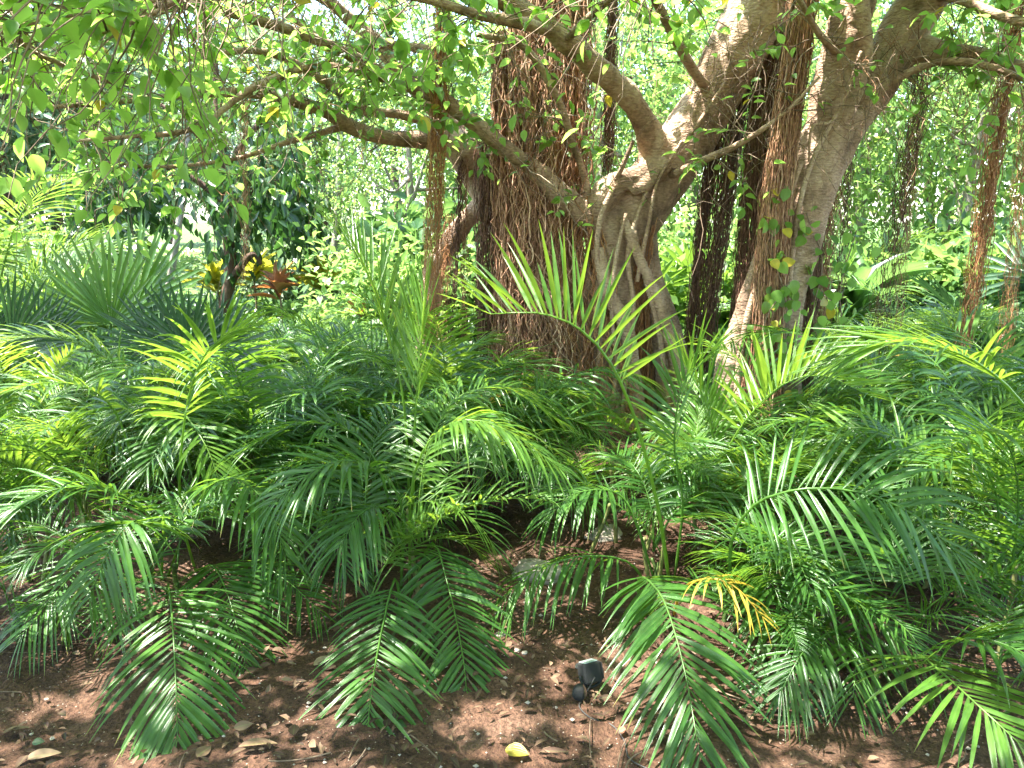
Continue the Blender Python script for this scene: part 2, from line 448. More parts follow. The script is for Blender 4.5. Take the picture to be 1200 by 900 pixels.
def make_ground():
    xs = axis(-4.5, 4.5, .035, 600); ys = axis(.8, 9, .035, 600)
    X, Y = np.meshgrid(xs, ys)
    Z = gz(X, Y)
    near = np.clip(1.3 - np.hypot(X, Y - 4) / 9, 0, 1)
    for f, a in ((9, .008), (17, .006), (31, .004), (53, .0035)):
        t1, t2, t3 = rng.random(3) * 6
        ang = rng.random() * 3
        Z = Z + near * a * np.sin(f * (X * math.cos(ang) + Y * math.sin(ang)) + t1 + 2 * np.sin(f * .4 * Y + t2)) * np.sin(f * .8 * (Y * math.cos(ang) - X * math.sin(ang)) + t3)
    Z = Z + near * .007 * (rng.random(X.shape) - .5)
    mb = MB()
    ny, nx = X.shape
    i = np.arange(ny - 1)[:, None] * nx; j = np.arange(nx - 1)[None]
    q = np.stack([i + j, i + j + 1, i + nx + j + 1, i + nx + j], -1).reshape(-1, 4)
    mb.add(np.stack([X, Y, Z], -1).reshape(-1, 3), q)
    o = mb.build('ground', M['soil'])
    o['kind'] = 'structure'
    tag(o, 'dark brown garden soil with pale specks, turning to lawn far back', 'ground', kind='structure')
make_ground()

# pale paved road far off, beyond the dark-leaved tree
def make_road():
    mb = MB()
    pts = smooth_path([(-5.0, 12.5, .03), (-7.2, 18, .03), (-10.5, 25, .03), (-16, 36, .03), (-30, 60, .03)], 50)
    T = nrm(np.gradient(pts, axis=0)); S = np.cross(T, ZUP)
    wd = 1.4
    v = np.concatenate([pts + S * wd, pts - S * wd]); v[:, 2] = gz(v[:, 0], v[:, 1]) * 0 + .10
    n = len(pts); i = np.arange(n - 1)
    mb.add(v, np.stack([i, i + n, i + n + 1, i + 1], -1))
    for sg in (1, -1):
        k = pts + S * (wd + .09) * sg; k[:, 2] = .09
        prof = np.array([(-.08, -.2), (-.08, .11), (.08, .11), (.08, -.2)])
        vv = k[:, None] + S[:, None] * prof[None, :, :1] + ZUP[None, None] * prof[None, :, 1:]
        a = np.arange(n - 1)[:, None] * 4; b = np.arange(3)[None]
        mb.add(vv.reshape(-1, 3), np.stack([a + b, a + b + 1, a + 5 + b, a + 4 + b], -1).reshape(-1, 4))
    o = mb.build('road', M['road'], smooth=False)
    tag(o, 'pale grey paved road with low kerbs beyond the dark-leaved tree', 'road', kind='structure')
make_road()

# ------------------------------------------------------------------ the two fig trees
def px_path(rows, n):
    """rows of (px,py,y,radius px) -> points (n,3), radii (n)"""
    a = np.array([[*P(r[0], r[1], r[2]), px2m(r[3], r[2])] for r in rows])
    s = smooth_path(a, n)
    return s[:, :3], np.maximum(s[:, 3], .004)

def noise3(p, f, seed):
    g = np.random.default_rng(seed); out = 0
    for _ in range(5):
        k = nrm(g.normal(size=3)) * f * g.uniform(.6, 1.5); out = out + np.sin(p @ k + g.random() * 6.28)
    return out / 5

def fused_trunk(name, paths, parent, mat, voxel=.02, seed=1):
    mb = MB()
    for rows in paths:
        p, r = px_path(rows, 26)
        r = .84 * r * (1 + .12 * noise3(p, 5, seed) + .07 * noise3(p, 16, seed + 1))
        tube(mb, p, r, 18)
    me = mb.mesh(name, mat)
    tmp = bpy.data.objects.new('tmp', me); C.objects.link(tmp)
    md = tmp.modifiers.new('m', 'REMESH'); md.mode = 'VOXEL'; md.voxel_size = voxel; md.use_smooth_shade = True
    sm = tmp.modifiers.new('s', 'SMOOTH'); sm.factor = .5; sm.iterations = 3
    dg = bpy.context.evaluated_depsgraph_get()
    out = bpy.data.meshes.new_from_object(tmp.evaluated_get(dg))
    bpy.data.objects.remove(tmp)
    n = len(out.vertices)
    co = np.zeros(n * 3); out.vertices.foreach_get('co', co); co = co.reshape(-1, 3)
    no = np.zeros(n * 3); out.vertices.foreach_get('normal', no); no = no.reshape(-1, 3)
    stretch = co * np.array([1, 1, .3])
    # flowing vertical flutes, old scars and knobbly skin
    d = .016 * noise3(stretch, 14, seed + 2) - .014 * np.abs(noise3(stretch, 19, seed + 7)) ** .5 + .012 * noise3(stretch, 34, seed + 3) + .006 * noise3(co, 40, seed + 4) + .0035 * noise3(co * np.array([1, 1, 3]), 70, seed + 5)
    co = co + no * d[:, None]
    out.vertices.foreach_set('co', co.ravel())
    out.polygons.foreach_set('use_smooth', np.ones(len(out.polygons), bool))
    out.materials.clear(); out.materials.append(mat)
    out.update()
    return link(name, out, parent)

def branch_mesh(name, rows, parent, mat, n=40, sides=9):
    p, r = px_path(rows, n)
    p = p + np.stack([noise3(p, 6, 11), noise3(p, 6, 12), noise3(p, 6, 13)], -1) * np.minimum(r * .5, .02)[:, None]
    r = r * (1 + .14 * noise3(p, 14, 14))
    mb = MB(); tube(mb, p, r, sides, rough=.08)
    link(name, mb.mesh(name, mat), parent)
    return p, r

def root_bundle(rows, n, parent, mat='root', r0=.0035, r1=.008, seed=0, wob=1.0, fray=.15, segs=34, name='aerial_roots', fill=.5):
    """A curtain of strands hanging along the path (px,py,y,half width px)."""
    g = np.random.default_rng(seed + 100); segs = int(segs * 1.7); n = int(n * 1.7); r0 *= .42; r1 *= .52
    p, hw = px_path(rows, segs)
    ang = g.random(n) * 6.283; rad = np.sqrt(g.random(n)) if fill else np.ones(n)
    rad = rad ** fill if fill else rad
    # strands gather into ropes: angular clumping
    cl = g.random(max(3, n // 9)) * 6.283
    ang = np.where(g.random(n) < .5, cl[g.integers(0, len(cl), n)] + g.normal(0, .12, n), ang)
    t = np.linspace(0, 1, segs)
    tw = g.normal(0, .5, n)[:, None] * t[None]
    ox = np.cos(ang[:, None] + tw) * rad[:, None]; oy = np.sin(ang[:, None] + tw) * rad[:, None]
    for f in (2.2, 5, 11, 23):
        ox = ox + wob * .22 / f ** .72 * np.sin(f * 6.28 * t[None] * g.uniform(.6, 1.4, n)[:, None] + g.random(n)[:, None] * 6.28)
        oy = oy + wob * .22 / f ** .72 * np.sin(f * 6.28 * t[None] * g.uniform(.6, 1.4, n)[:, None] + g.random(n)[:, None] * 6.28)
    kx = g.normal(0, 1, (2, n, segs)); kx = (kx + np.roll(kx, 1, 2) + np.roll(kx, 2, 2)) * .0062 * min(wob, 1.1)
    cx = np.cumsum(g.normal(0, 1, (2, n, segs)), 2); cx = (cx - cx.mean(2, keepdims=True)) * .0030
    pts = p[None] + np.stack([ox * hw[None] + kx[0] + cx[0], oy * hw[None] * .9 + kx[1] + cx[1], np.zeros_like(ox)], -1)
    # uneven upper and lower ends
    e0 = g.random(n) * fray * (g.random(n) < .5); e1 = 1 - g.random(n) * fray * 1.6 * (g.random(n) < .5)
    idx = e0[:, None] + (e1 - e0)[:, None] * t[None]
    u = idx * (segs - 1); i0 = np.clip(u.astype(int), 0, segs - 2); fr = (u - i0)[..., None]
    ar = np.arange(n)[:, None]
    pts = pts[ar, i0] * (1 - fr) + pts[ar, i0 + 1] * fr
    rr = g.uniform(r0, r1, n)[:, None] * (1 - .35 * t[None]) * (1 + .25 * g.random((n, segs)))
    mb = MB(); tubes_many(mb, pts, rr, 4, g.random(n))
    o = link(name, mb.mesh(name, M[mat]), parent)
    return o

YM, YR = 5.9, 5.2
fig = thing('banyan_tree', 'great banyan with pale forked limbs and a thick column of brown hanging roots', 'tree', G(740, 500))
fig2 = thing('banyan_tree', 'leaning pale-barked banyan with two high limbs and a leafy vine on its trunk', 'tree', G(895, 540))

fused_trunk('trunk', [
    [(712, 515, 5.75, 34), (716, 470, 5.8, 25), (722, 420, 5.85, 24), (724, 370, 5.9, 27), (722, 315, 5.9, 34), (728, 265, 5.9, 40), (738, 230, 5.88, 36)],
    [(800, 512, 5.9, 34), (790, 460, 5.9, 27), (783, 410, 5.92, 25), (768, 365, 5.95, 27), (752, 325, 5.95, 32), (738, 280, 5.92, 36)],
    [(752, 505, 6.15, 30), (748, 430, 6.15, 30), (742, 350, 6.1, 32), (735, 290, 6.0, 34)],
    [(728, 285, 5.9, 38), (745, 245, 5.88, 42), (775, 205, 5.86, 40), (808, 160, 5.8, 37), (838, 110, 5.75, 36), (866, 55, 5.7, 37), (895, -5, 5.6, 36), (935, -90, 5.4, 33), (990, -210, 5.1, 26)],
    [(700, 270, 5.75, 12), (703, 240, 5.72, 18), (722, 218, 5.7, 20), (748, 205, 5.66, 17), (775, 188, 5.66, 13)],
    [(738, 228, 5.62, 9), (760, 212, 5.62, 13), (785, 190, 5.64, 12)],
    [(772, 200, 5.8, 30), (766, 172, 5.72, 24), (755, 145, 5.6, 18), (735, 112, 5.45, 17), (705, 85, 5.3, 17), (672, 55, 5.1, 16), (635, 25, 4.95, 16), (590, 0, 4.8, 15), (520, -45, 4.5, 13), (420, -110, 4.1, 10)],
    [(720, 270, 5.85, 30), (690, 255, 5.8, 20), (655, 225, 5.75, 14), (620, 195, 5.65, 12)],
    [(700, 290, 5.68, 11), (712, 340, 5.66, 11), (735, 390, 5.66, 12), (742, 440, 5.68, 12), (748, 505, 5.66, 16)],
    [(730, 255, 5.62, 9), (748, 300, 5.64, 9), (766, 345, 5.7, 10), (786, 400, 5.72, 11), (800, 450, 5.74, 12), (822, 508, 5.72, 15)],
    [(692, 300, 5.85, 12), (690, 360, 5.85, 13), (676, 430, 5.85, 14), (664, 505, 5.8, 20)],
    [(712, 300, 5.7, 8), (698, 350, 5.74, 9), (702, 400, 5.74, 9), (708, 450, 5.7, 10), (730, 515, 5.6, 15)],
    # root-clad column behind and its spreading foot
    [(655, 505, 6.3, 60), (640, 430, 6.3, 46), (630, 330, 6.3, 40), (628, 220, 6.3, 36), (638, 100, 6.3, 34), (648, -20, 6.3, 32), (665, -180, 6.2, 26)],
    [(690, 500, 6.2, 22), (682, 430, 6.2, 20), (672, 350, 6.2, 22), (655, 280, 6.25, 22)],
    [(600, 490, 6.3, 22), (603, 420, 6.35, 22), (600, 330, 6.4, 24), (585, 250, 6.4, 26), (562, 205, 6.4, 26), (540, 175, 6.3, 24), (515, 165, 6.2, 16), (480, 162, 6.0, 12)],
    [(585, 235, 6.4, 22), (552, 252, 6.45, 15), (528, 285, 6.5, 14), (510, 315, 6.5, 14), (502, 370, 6.5, 13), (496, 430, 6.5, 13), (492, 490, 6.5, 15)],
    [(548, 190, 6.35, 18), (530, 150, 6.35, 17), (500, 115, 6.3, 15), (465, 75, 6.2, 13), (420, 30, 6.1, 11)],
], fig, M['bark'], .0135, 3)
fused_trunk('trunk', [
    [(916, 565, 5.2, 44), (912, 500, 5.2, 34), (915, 430, 5.2, 28), (924, 350, 5.2, 25), (936, 290, 5.2, 27), (948, 230, 5.2, 33), (964, 175, 5.2, 38), (988, 128, 5.2, 36)],
    [(842, 520, 5.1, 24), (851, 460, 5.1, 20), (859, 410, 5.1, 19), (871, 365, 5.1, 15), (884, 325, 5.1, 11), (902, 280, 5.15, 15), (922, 235, 5.2, 22)],
    [(880, 530, 5.15, 32), (884, 470, 5.15, 26), (892, 400, 5.15, 22), (905, 330, 5.15, 20)],
    [(958, 190, 5.2, 30), (970, 135, 5.15, 28), (982, 80, 5.1, 27), (996, 25, 5.05, 28), (1012, -40, 5.0, 28), (1035, -140, 4.8, 24), (1060, -260, 4.6, 20)],
    [(968, 195, 5.22, 28), (995, 140, 5.22, 32), (1024, 95, 5.22, 33), (1052, 48, 5.2, 32), (1080, 0, 5.15, 32), (1115, -60, 5.0, 30), (1180, -160, 4.7, 24)],
    [(1040, 75, 5.2, 22), (1075, 58, 5.15, 18), (1110, 62, 5.1, 15), (1150, 68, 5.0, 14), (1210, 84, 4.9, 13), (1300, 110, 4.7, 9)],
    [(985, 150, 5.05, 7), (1003, 110, 5.0, 10), (1012, 60, 4.95, 12), (1008, 15, 4.9, 12), (1000, -40, 4.85, 10)],
], fig2, M['bark'], .015, 21)

# slimmer branches: each its own mesh; their paths also carry twigs
BR = []
def br(rows, tree=fig, mat='bark', leafy=1.0):
    rows = [(q[0], q[1], q[2], q[3] * .78) for q in rows]
    p, r = branch_mesh('branch', rows, tree, M[mat])
    BR.append((p, r, leafy, tree))

br([(640, 205, 5.7, 13), (600, 180, 5.6, 12), (550, 140, 5.5, 11.5), (510, 112, 5.4, 11), (455, 90, 5.2, 10), (400, 62, 4.9, 8), (320, 30, 4.5, 7), (200, 5, 4.0, 5), (60, 10, 3.5, 3)])
br([(495, 165, 6.05, 12), (450, 162, 5.9, 11), (410, 150, 5.7, 10), (375, 128, 5.5, 9), (320, 112, 5.2, 8), (250, 108, 4.9, 6), (150, 118, 4.5, 4), (60, 125, 4.2, 3)], leafy=.45)
br([(520, 150, 6.2, 8), (470, 135, 6.0, 7), (420, 128, 5.8, 7), (365, 85, 5.4, 6), (300, 60, 5.0, 5), (200, 70, 4.6, 4)], leafy=.45)
br([(480, 95, 5.3, 7), (440, 90, 5.2, 6), (380, 78, 5.0, 5), (300, 100, 4.7, 5), (230, 150, 4.4, 4), (150, 160, 4.2, 3), (90, 165, 4.1, 2)], leafy=.45)
br([(640, 35, 4.95, 9), (570, 20, 4.4, 7), (480, -5, 3.9, 6), (350, -20, 3.4, 5), (180, 0, 3.0, 4), (0, 35, 2.7, 3)], leafy=1.0)
br([(560, -30, 4.6, 8), (440, -40, 3.6, 7), (300, -50, 3.0, 5), (150, -30, 2.6, 4), (-40, 0, 2.4, 3)], leafy=.8)
br([(420, 30, 6.1, 10), (360, -10, 5.8, 8), (250, 0, 5.3, 6), (120, 30, 4.9, 5), (20, 50, 4.6, 4)])
br([(690, 250, 5.85, 8), (688, 215, 5.7, 6), (672, 170, 5.6, 5), (655, 120, 5.5, 5), (615, 55, 5.3, 5), (560, 40, 5.2, 4)], leafy=.4)
br([(705, 240, 5.75, 4), (725, 205, 5.6, 3.4), (742, 165, 5.5, 2.6)], leafy=.1)
br([(775, 210, 5.75, 5.5), (820, 190, 5.4, 5), (868, 168, 5.1, 4.5), (920, 132, 4.9, 3), (960, 90, 4.8, 2)], leafy=.25)
br([(835, 110, 5.7, 8), (800, 60, 5.3, 7), (770, 0, 5.0, 6), (740, -60, 4.6, 5)], leafy=.5)
br([(1025, 108, 5.1, 6), (1065, 85, 5.0, 5.5), (1110, 72, 4.9, 5), (1160, 78, 4.7, 5), (1220, 100, 4.5, 4)], fig2, leafy=.7)
br([(1080, -10, 5.1, 9), (1130, 0, 4.9, 7), (1180, 20, 4.7, 6), (1260, 40, 4.4, 4)], fig2, leafy=.8)
br([(990, 70, 5.1, 6), (960, 40, 4.8, 5), (930, -10, 4.5, 4), (890, -40, 4.2, 3)], fig2, leafy=.3)
br([(400, 150, 5.7, 5), (340, 165, 5.4, 4), (280, 185, 5.2, 3.2), (200, 195, 5.0, 2.5), (120, 190, 4.8, 2)], leafy=.35)
br([(520, 60, 6.0, 7), (450, 52, 5.8, 6), (400, 58, 5.6, 5), (340, 20, 5.4, 4)], leafy=.6)
br([(660, 50, 5.1, 6), (700, 10, 4.4, 5), (740, -20, 3.8, 4), (800, -30, 3.4, 3)], leafy=.5)
br([(-120, -40, 3.2, 6), (-20, 20, 3.4, 5), (60, 70, 3.7, 4), (140, 100, 4.0, 3)], leafy=1.0)
br([(300, -90, 3.0, 6), (240, -30, 2.9, 4), (190, 10, 2.8, 3), (120, 40, 2.7, 2)], leafy=1.0)

# hanging aerial roots, one mesh per curtain
root_bundle([(650, -150, 6.15, 40), (645, 0, 6.15, 42), (640, 150, 6.15, 42), (632, 300, 6.1, 46), (640, 400, 6.05, 56), (655, 500, 6.0, 66)], 300, fig, 'root', .0035, .010, 1, .8, .05, 50, fill=.35)
root_bundle([(600, 40, 6.05, 22), (604, 180, 6.0, 24), (606, 300, 5.95, 26), (604, 400, 5.95, 28), (600, 495, 5.9, 34)], 110, fig, 'root', .004, .011, 2, .7, .15, 44)
root_bundle([(665, 30, 6.0, 14), (662, 150, 5.95, 16), (655, 300, 5.9, 18), (668, 400, 5.85, 22), (680, 500, 5.8, 28)], 80, fig, 'root_red', .003, .008, 3, .8, .2, 44)
root_bundle([(640, -40, 5.9, 50), (640, 150, 5.88, 52), (640, 300, 5.8, 54), (650, 400, 5.75, 58), (655, 500, 5.7, 66)], 70, fig, 'root', .004, .011, 41, 1.3, .3, 44, fill=1)
root_bundle([(690, 230, 5.78, 16), (695, 330, 5.74, 22), (705, 420, 5.7, 30), (710, 510, 5.65, 40)], 34, fig, 'root_red', .004, .012, 42, 1.2, .25, 34, fill=1)
root_bundle([(572, 165, 6.1, 13), (572, 250, 6.05, 13), (568, 340, 6.0, 10), (572, 430, 6.0, 9), (575, 490, 6.0, 9)], 60, fig, 'root_dark', .003, .007, 4, .8, .2, 36)
root_bundle([(702, 280, 5.85, 10), (700, 350, 5.9, 14), (700, 420, 5.95, 16), (690, 500, 5.9, 22)], 55, fig, 'root', .004, .012, 5, .8, .15, 30)
root_bundle([(758, 255, 5.75, 8), (752, 330, 5.78, 10), (752, 400, 5.8, 12), (750, 480, 5.8, 14), (745, 505, 5.8, 16)], 45, fig, 'root_red', .003, .008, 6, .8, .2, 30)
root_bundle([(521, -80, 5.3, 7), (518, 40, 5.3, 7), (514, 150, 5.35, 8), (510, 260, 5.4, 9), (504, 340, 5.4, 9), (498, 400, 5.4, 7)], 46, fig, 'root_red', .0022, .0045, 7, 1.2, .15, 44)
root_bundle([(538, 165, 6.2, 3), (536, 250, 6.2, 3), (530, 330, 6.2, 4), (522, 420, 6.2, 4)], 14, fig, 'root_dark', .003, .006, 8, 1.0, .1)
root_bundle([(546, 180, 6.2, 2.5), (545, 280, 6.2, 2.5), (544, 400, 6.2, 3)], 9, fig, 'root', .003, .005, 9, 1.0, .1)
root_bundle([(527, 250, 6.25, 4), (522, 330, 6.25, 5), (516, 430, 6.25, 6)], 14, fig, 'root_red', .002, .005, 10, 1.2, .2)
root_bundle([(722, -60, 6.0, 6), (716, 60, 6.0, 6), (714, 150, 6.0, 7), (712, 220, 6.0, 4)], 46, fig, 'root_dark', .0025, .006, 11, .9, .2)
root_bundle([(868, 70, 5.8, 10), (852, 160, 5.9, 17), (838, 250, 6.0, 18), (824, 360, 6.0, 16), (810, 490, 6.1, 16)], 110, fig, 'root_dark', .0035, .008, 12, .7, .08, 40)
root_bundle([(918, -60, 5.7, 15), (903, 60, 5.7, 15), (892, 150, 5.7, 16), (883, 260, 5.7, 18), (874, 360, 5.7, 16), (865, 500, 5.75, 16)], 130, fig, 'root_dark', .0035, .008, 13, .7, .08, 44)
root_bundle([(950, -60, 4.95, 11), (935, 50, 4.95, 12), (920, 150, 4.97, 14), (908, 250, 5.0, 17), (900, 350, 5.0, 18), (893, 440, 5.02, 22), (890, 530, 5.0, 26)], 150, fig2, 'root', .0035, .008, 14, .6, .08, 46)
root_bundle([(965, 160, 5.35, 6), (955, 260, 5.3, 9), (945, 360, 5.25, 12), (935, 460, 5.2, 16), (935, 545, 5.15, 20)], 60, fig2, 'root_dark', .003, .008, 15, .8, .1, 36)
root_bundle([(1192, -80, 5.6, 9), (1180, 60, 5.6, 9), (1162, 170, 5.7, 10), (1147, 280, 5.8, 9), (1132, 380, 5.9, 8), (1110, 500, 6.0, 7)], 48, fig2, 'root_red', .003, .007, 16, 1.3, .3, 44)
root_bundle([(1078, 62, 5.2, 10), (1066, 160, 5.3, 12), (1050, 250, 5.4, 12), (1032, 350, 5.5, 12), (1012, 480, 5.6, 10)], 24, fig2, 'root_dark', .002, .005, 17, 1.4, .35, 44)
root_bundle([(1082, 65, 5.3, 5), (1070, 180, 5.4, 5), (1058, 290, 5.5, 5), (1048, 400, 5.6, 5)], 14, fig2, 'root', .002, .005, 18, 1.2, .3, 40)
root_bundle([(985, 150, 5.5, 6), (975, 250, 5.6, 8), (966, 330, 5.7, 8), (958, 420, 5.8, 8)], 26, fig2, 'root', .002, .006, 19, 1.2, .3, 36)
root_bundle([(998, 140, 5.6, 3), (990, 260, 5.7, 4), (982, 380, 5.8, 5)], 14, fig2, 'root_dark', .002, .005, 20, 1.1, .2, 36)
root_bundle([(1205, 60, 5.9, 9), (1198, 200, 5.9, 9), (1188, 300, 6.0, 9), (1178, 420, 6.0, 9)], 26, fig2, 'root_red', .002, .005, 22, 1.3, .4, 40)
root_bundle([(287, 105, 5.1, 3), (284, 180, 5.2, 2.5), (288, 260, 5.3, 3), (284, 335, 5.4, 2.5)], 9, fig, 'root', .0022, .0045, 23, 1.0, .15, 36)
root_bundle([(428, 60, 5.2, 2), (424, 140, 5.2, 2), (420, 230, 5.3, 3)], 5, fig, 'root', .002, .003, 24, 1.4, .5, 36)

# fine single dangling roots from limbs (tangled hair of the right-hand limbs)
def stray_roots(spots, n, tree, mat, seed):
    g = np.random.default_rng(seed); segs = 16
    P0 = np.array([P(*spots[i]) for i in g.integers(0, len(spots), n)]) + g.normal(0, .10, (n, 3))
    d = nrm(g.normal(0, .45, (n, 3)) + np.array([0, -.15, -.9])); ln = g.uniform(.2, 1.0, n)
    t = np.linspace(0, 1, segs)
    pts = P0[:, None] + d[:, None] * (t[None, :, None] * ln[:, None, None])
    for f in (1.5, 3.5, 7):
        pts = pts + .05 / f * np.sin(f * 6.28 * t[None, :, None] * ln[:, None, None] + g.random((n, 1, 3)) * 6.28) * t[None, :, None] * 2
    mb = MB(); tubes_many(mb, pts, g.uniform(.0012, .003, n)[:, None] * (1.2 - .7 * t)[None], 3, g.random(n))
    link('aerial_roots', mb.mesh('aerial_roots', M[mat]), tree)
stray_roots([(1050, 60, 5.1), (1085, 62, 5.1), (1120, 65, 5.0), (1150, 70, 4.95), (1190, 85, 4.9), (1000, 60, 5.0), (1075, 20, 5.0)], 130, fig2, 'root', 31)
stray_roots([(960, 150, 5.0), (985, 100, 4.95), (1005, 60, 4.95), (1040, 60, 5.0), (930, 60, 4.9)], 60, fig2, 'twig', 32)
stray_roots([(820, 120, 5.6), (850, 70, 5.5), (880, 20, 5.4), (870, 90, 5.5)], 70, fig, 'twig', 33)
stray_roots([(600, 60, 5.9), (640, 30, 5.9), (680, 60, 5.8), (620, 120, 5.9), (660, 90, 5.8)], 70, fig, 'twig', 34)
stray_roots([(300, 110, 5.1), (380, 130, 5.4), (440, 90, 5.2), (480, 140, 5.8), (230, 130, 4.7), (340, 90, 5.0)], 45, fig, 'root', 35)

# openings cut into the canopy leaves to put sun on chosen plants and soil
SV = np.array(sdir)
GAPS = [(P(690, 400, 2.65), .42), (P(1090, 410, 2.8), .34), (P(890, 450, 3.55), .30), (G(30, 612), .36), (G(125, 745), .24), (G(655, 650), .30),
        (P(100, 460, 3.1), .28), (P(230, 450, 3.0), .24), (P(530, 510, 2.85), .28), (P(950, 580, 2.4), .13), (P(770, 750, 2.4), .09), (P(190, 770, 2.35), .12),
        (G(590, 750), .12), (P(735, 235, 5.8), .35), (P(1000, 70, 5.0), .25), (P(785, 400, 5.8), .16), (G(840, 615), .25), (P(430, 320, 3.3), .25), (P(865, 400, 5.0), .2), (P(620, 560, 2.8), .2)]
def sunlit_gap(pos):
    out = np.zeros(len(pos), bool)
    for q, rad in GAPS:
        d = pos - q; t = d @ SV
        off = np.linalg.norm(d - t[:, None] * SV, axis=1)
        out |= (t > .9) & (off < rad * (1 + .35 * noise3(pos, 9, 5)))
    return out

# twigs and leaves along the slim branches
def leafy_twigs(tree, tips, dirs, lens, nleaf, lmin, lmax, seed, leafmb, twigmb, droop=.35, oldmb=None, tmpl=OVATE):
    g = np.random.default_rng(seed); n = len(tips); segs = 9
    t = np.linspace(0, 1, segs)
    d = nrm(dirs)
    pts = tips[:, None] + d[:, None] * (t[None, :, None] * lens[:, None, None])
    pts[..., 2] -= droop * (t[None] ** 2) * lens[:, None]
    for f in (1, 2.3):
        pts = pts + .07 / f * lens[:, None, None] * np.sin(f * 6.28 * t[None, :, None] + g.random((n, 1, 3)) * 6.28) * t[None, :, None]
    tubes_many(twigmb, pts, (g.uniform(.0022, .0042, n)[:, None]) * (1.25 - .9 * t)[None], 3, g.random(n))
    k = nleaf
    u = .18 + .82 * g.random((n, k)) ** .8
    ii = np.clip((u * (segs - 1)).astype(int), 0, segs - 2); fr = (u * (segs - 1) - ii)[..., None]
    ar = np.arange(n)[:, None]
    pos = (pts[ar, ii] * (1 - fr) + pts[ar, ii + 1] * fr).reshape(-1, 3)
    tw = nrm(pts[ar, ii + 1] - pts[ar, ii]).reshape(-1, 3)
    side = nrm(np.cross(tw, ZUP) + 1e-6) * np.where(g.random(len(pos)) < .5, 1, -1)[:, None]
    ax = nrm(.45 * tw + .8 * side + g.normal(0, .4, pos.shape) + np.array([0, 0, -.22]))
    nm = nrm(g.normal(0, .45, pos.shape) + ZUP + .2 * side)
    ln = g.uniform(lmin, lmax, len(pos)); tint = g.random(len(pos))
    keep = g.random(len(pos)) < .985
    dist = np.linalg.norm(pos - CAM, axis=1)
    ok = (dist > 1.7) & ~sunlit_gap(pos)
    pos = pos + ax * .012
    m = keep & ok
    leaves(leafmb, pos[m], ax[m], nm[m], ln[m], ln[m] * g.uniform(.52, .68, m.sum()), tmpl, tint[m])
    m2 = ~keep & ok
    if oldmb is not None: leaves(oldmb, pos[m2], ax[m2], nm[m2], ln[m2], ln[m2] * .6, tmpl)

crowns = {}
for tr in (fig, fig2):
    crowns[tr.name] = (MB(), MB(), MB())
g = np.random.default_rng(77)
for bi, (p, r, lf, tree) in enumerate(BR):
    ln = np.linalg.norm(np.diff(p, axis=0), axis=1).sum()
    n = int(ln * 19 * lf)
    if n < 1: continue
    u = .15 + .85 * g.random(n) ** .75
    k = np.clip((u * (len(p) - 1)).astype(int), 0, len(p) - 2)
    T = nrm(p[k + 1] - p[k])
    d = g.normal(0, .75, (n, 3)) + .55 * T + np.array([-.1, 0, -.05])
    L, W, O = crowns[tree.name]
    leafy_twigs(tree, p[k], d, g.uniform(.25, .75, n), 10, .055, .095, 200 + bi, L, W, .25, O)

    n = int(ln * 16); u = .1 + .9 * g.random(n); k = np.clip((u * (len(p) - 1)).astype(int), 0, len(p) - 2)
    leafy_twigs(tree, p[k], g.normal(0, .8, (n, 3)) + .5 * nrm(p[k + 1] - p[k]), g.uniform(.3, .95, n), 1, .05, .08, 900 + bi, crowns[tree.name][0], crowns[tree.name][1], .15, None)

# the rest of the canopy overhead, above the picture
def canopy(tree, n, xr, yr, zr, seed, lm=(.08, .13), per=22, gap=.08):
    g = np.random.default_rng(seed)
    L, W, O = crowns[tree.name]
    c = np.stack([g.uniform(*xr, n), g.uniform(*yr, n), g.uniform(*zr, n)], -1)
    # keep only what is above the view and clear of it
    el = np.arctan2(c[:, 2] - CAMH, np.maximum(c[:, 1], .01))
    keep = (el > R(17.5)) | (c[:, 1] < 0)
    hole = noise3(c * np.array([1, 1, .3]), 3.6, seed + 9)
    keep &= ~((c[:, 0] < -4.2) & (c[:, 1] > 4.0)) | (g.random(n) < .25)  # left side thinned to let sun onto the fan palms
    c = c[keep & (hole > gap)]
    m = len(c)
    leafy_twigs(tree, c, g.normal(0, 1, (m, 3)) * np.array([1, 1, .5]), g.uniform(.4, .9, m), per, *lm, seed + 1, L, W, .25, O, OVATE_S)
canopy(fig, 6800, (-10.5, 5), (-4, 6.8), (2.9, 6.0), 301, gap=-.11)
canopy(fig2, 900, (1, 7.5), (-2, 6.5), (2.8, 5.5), 302, gap=-.06)
for tr in (fig, fig2):
    L, W, O = crowns[tr.name]
    link('crown', L.mesh('crown', M['ficus']), tr)
    link('twigs', W.mesh('twigs', M['twig']), tr)
    if O.n: link('yellowing_leaves', O.mesh('yellowing_leaves', M['ficus_old']), tr)

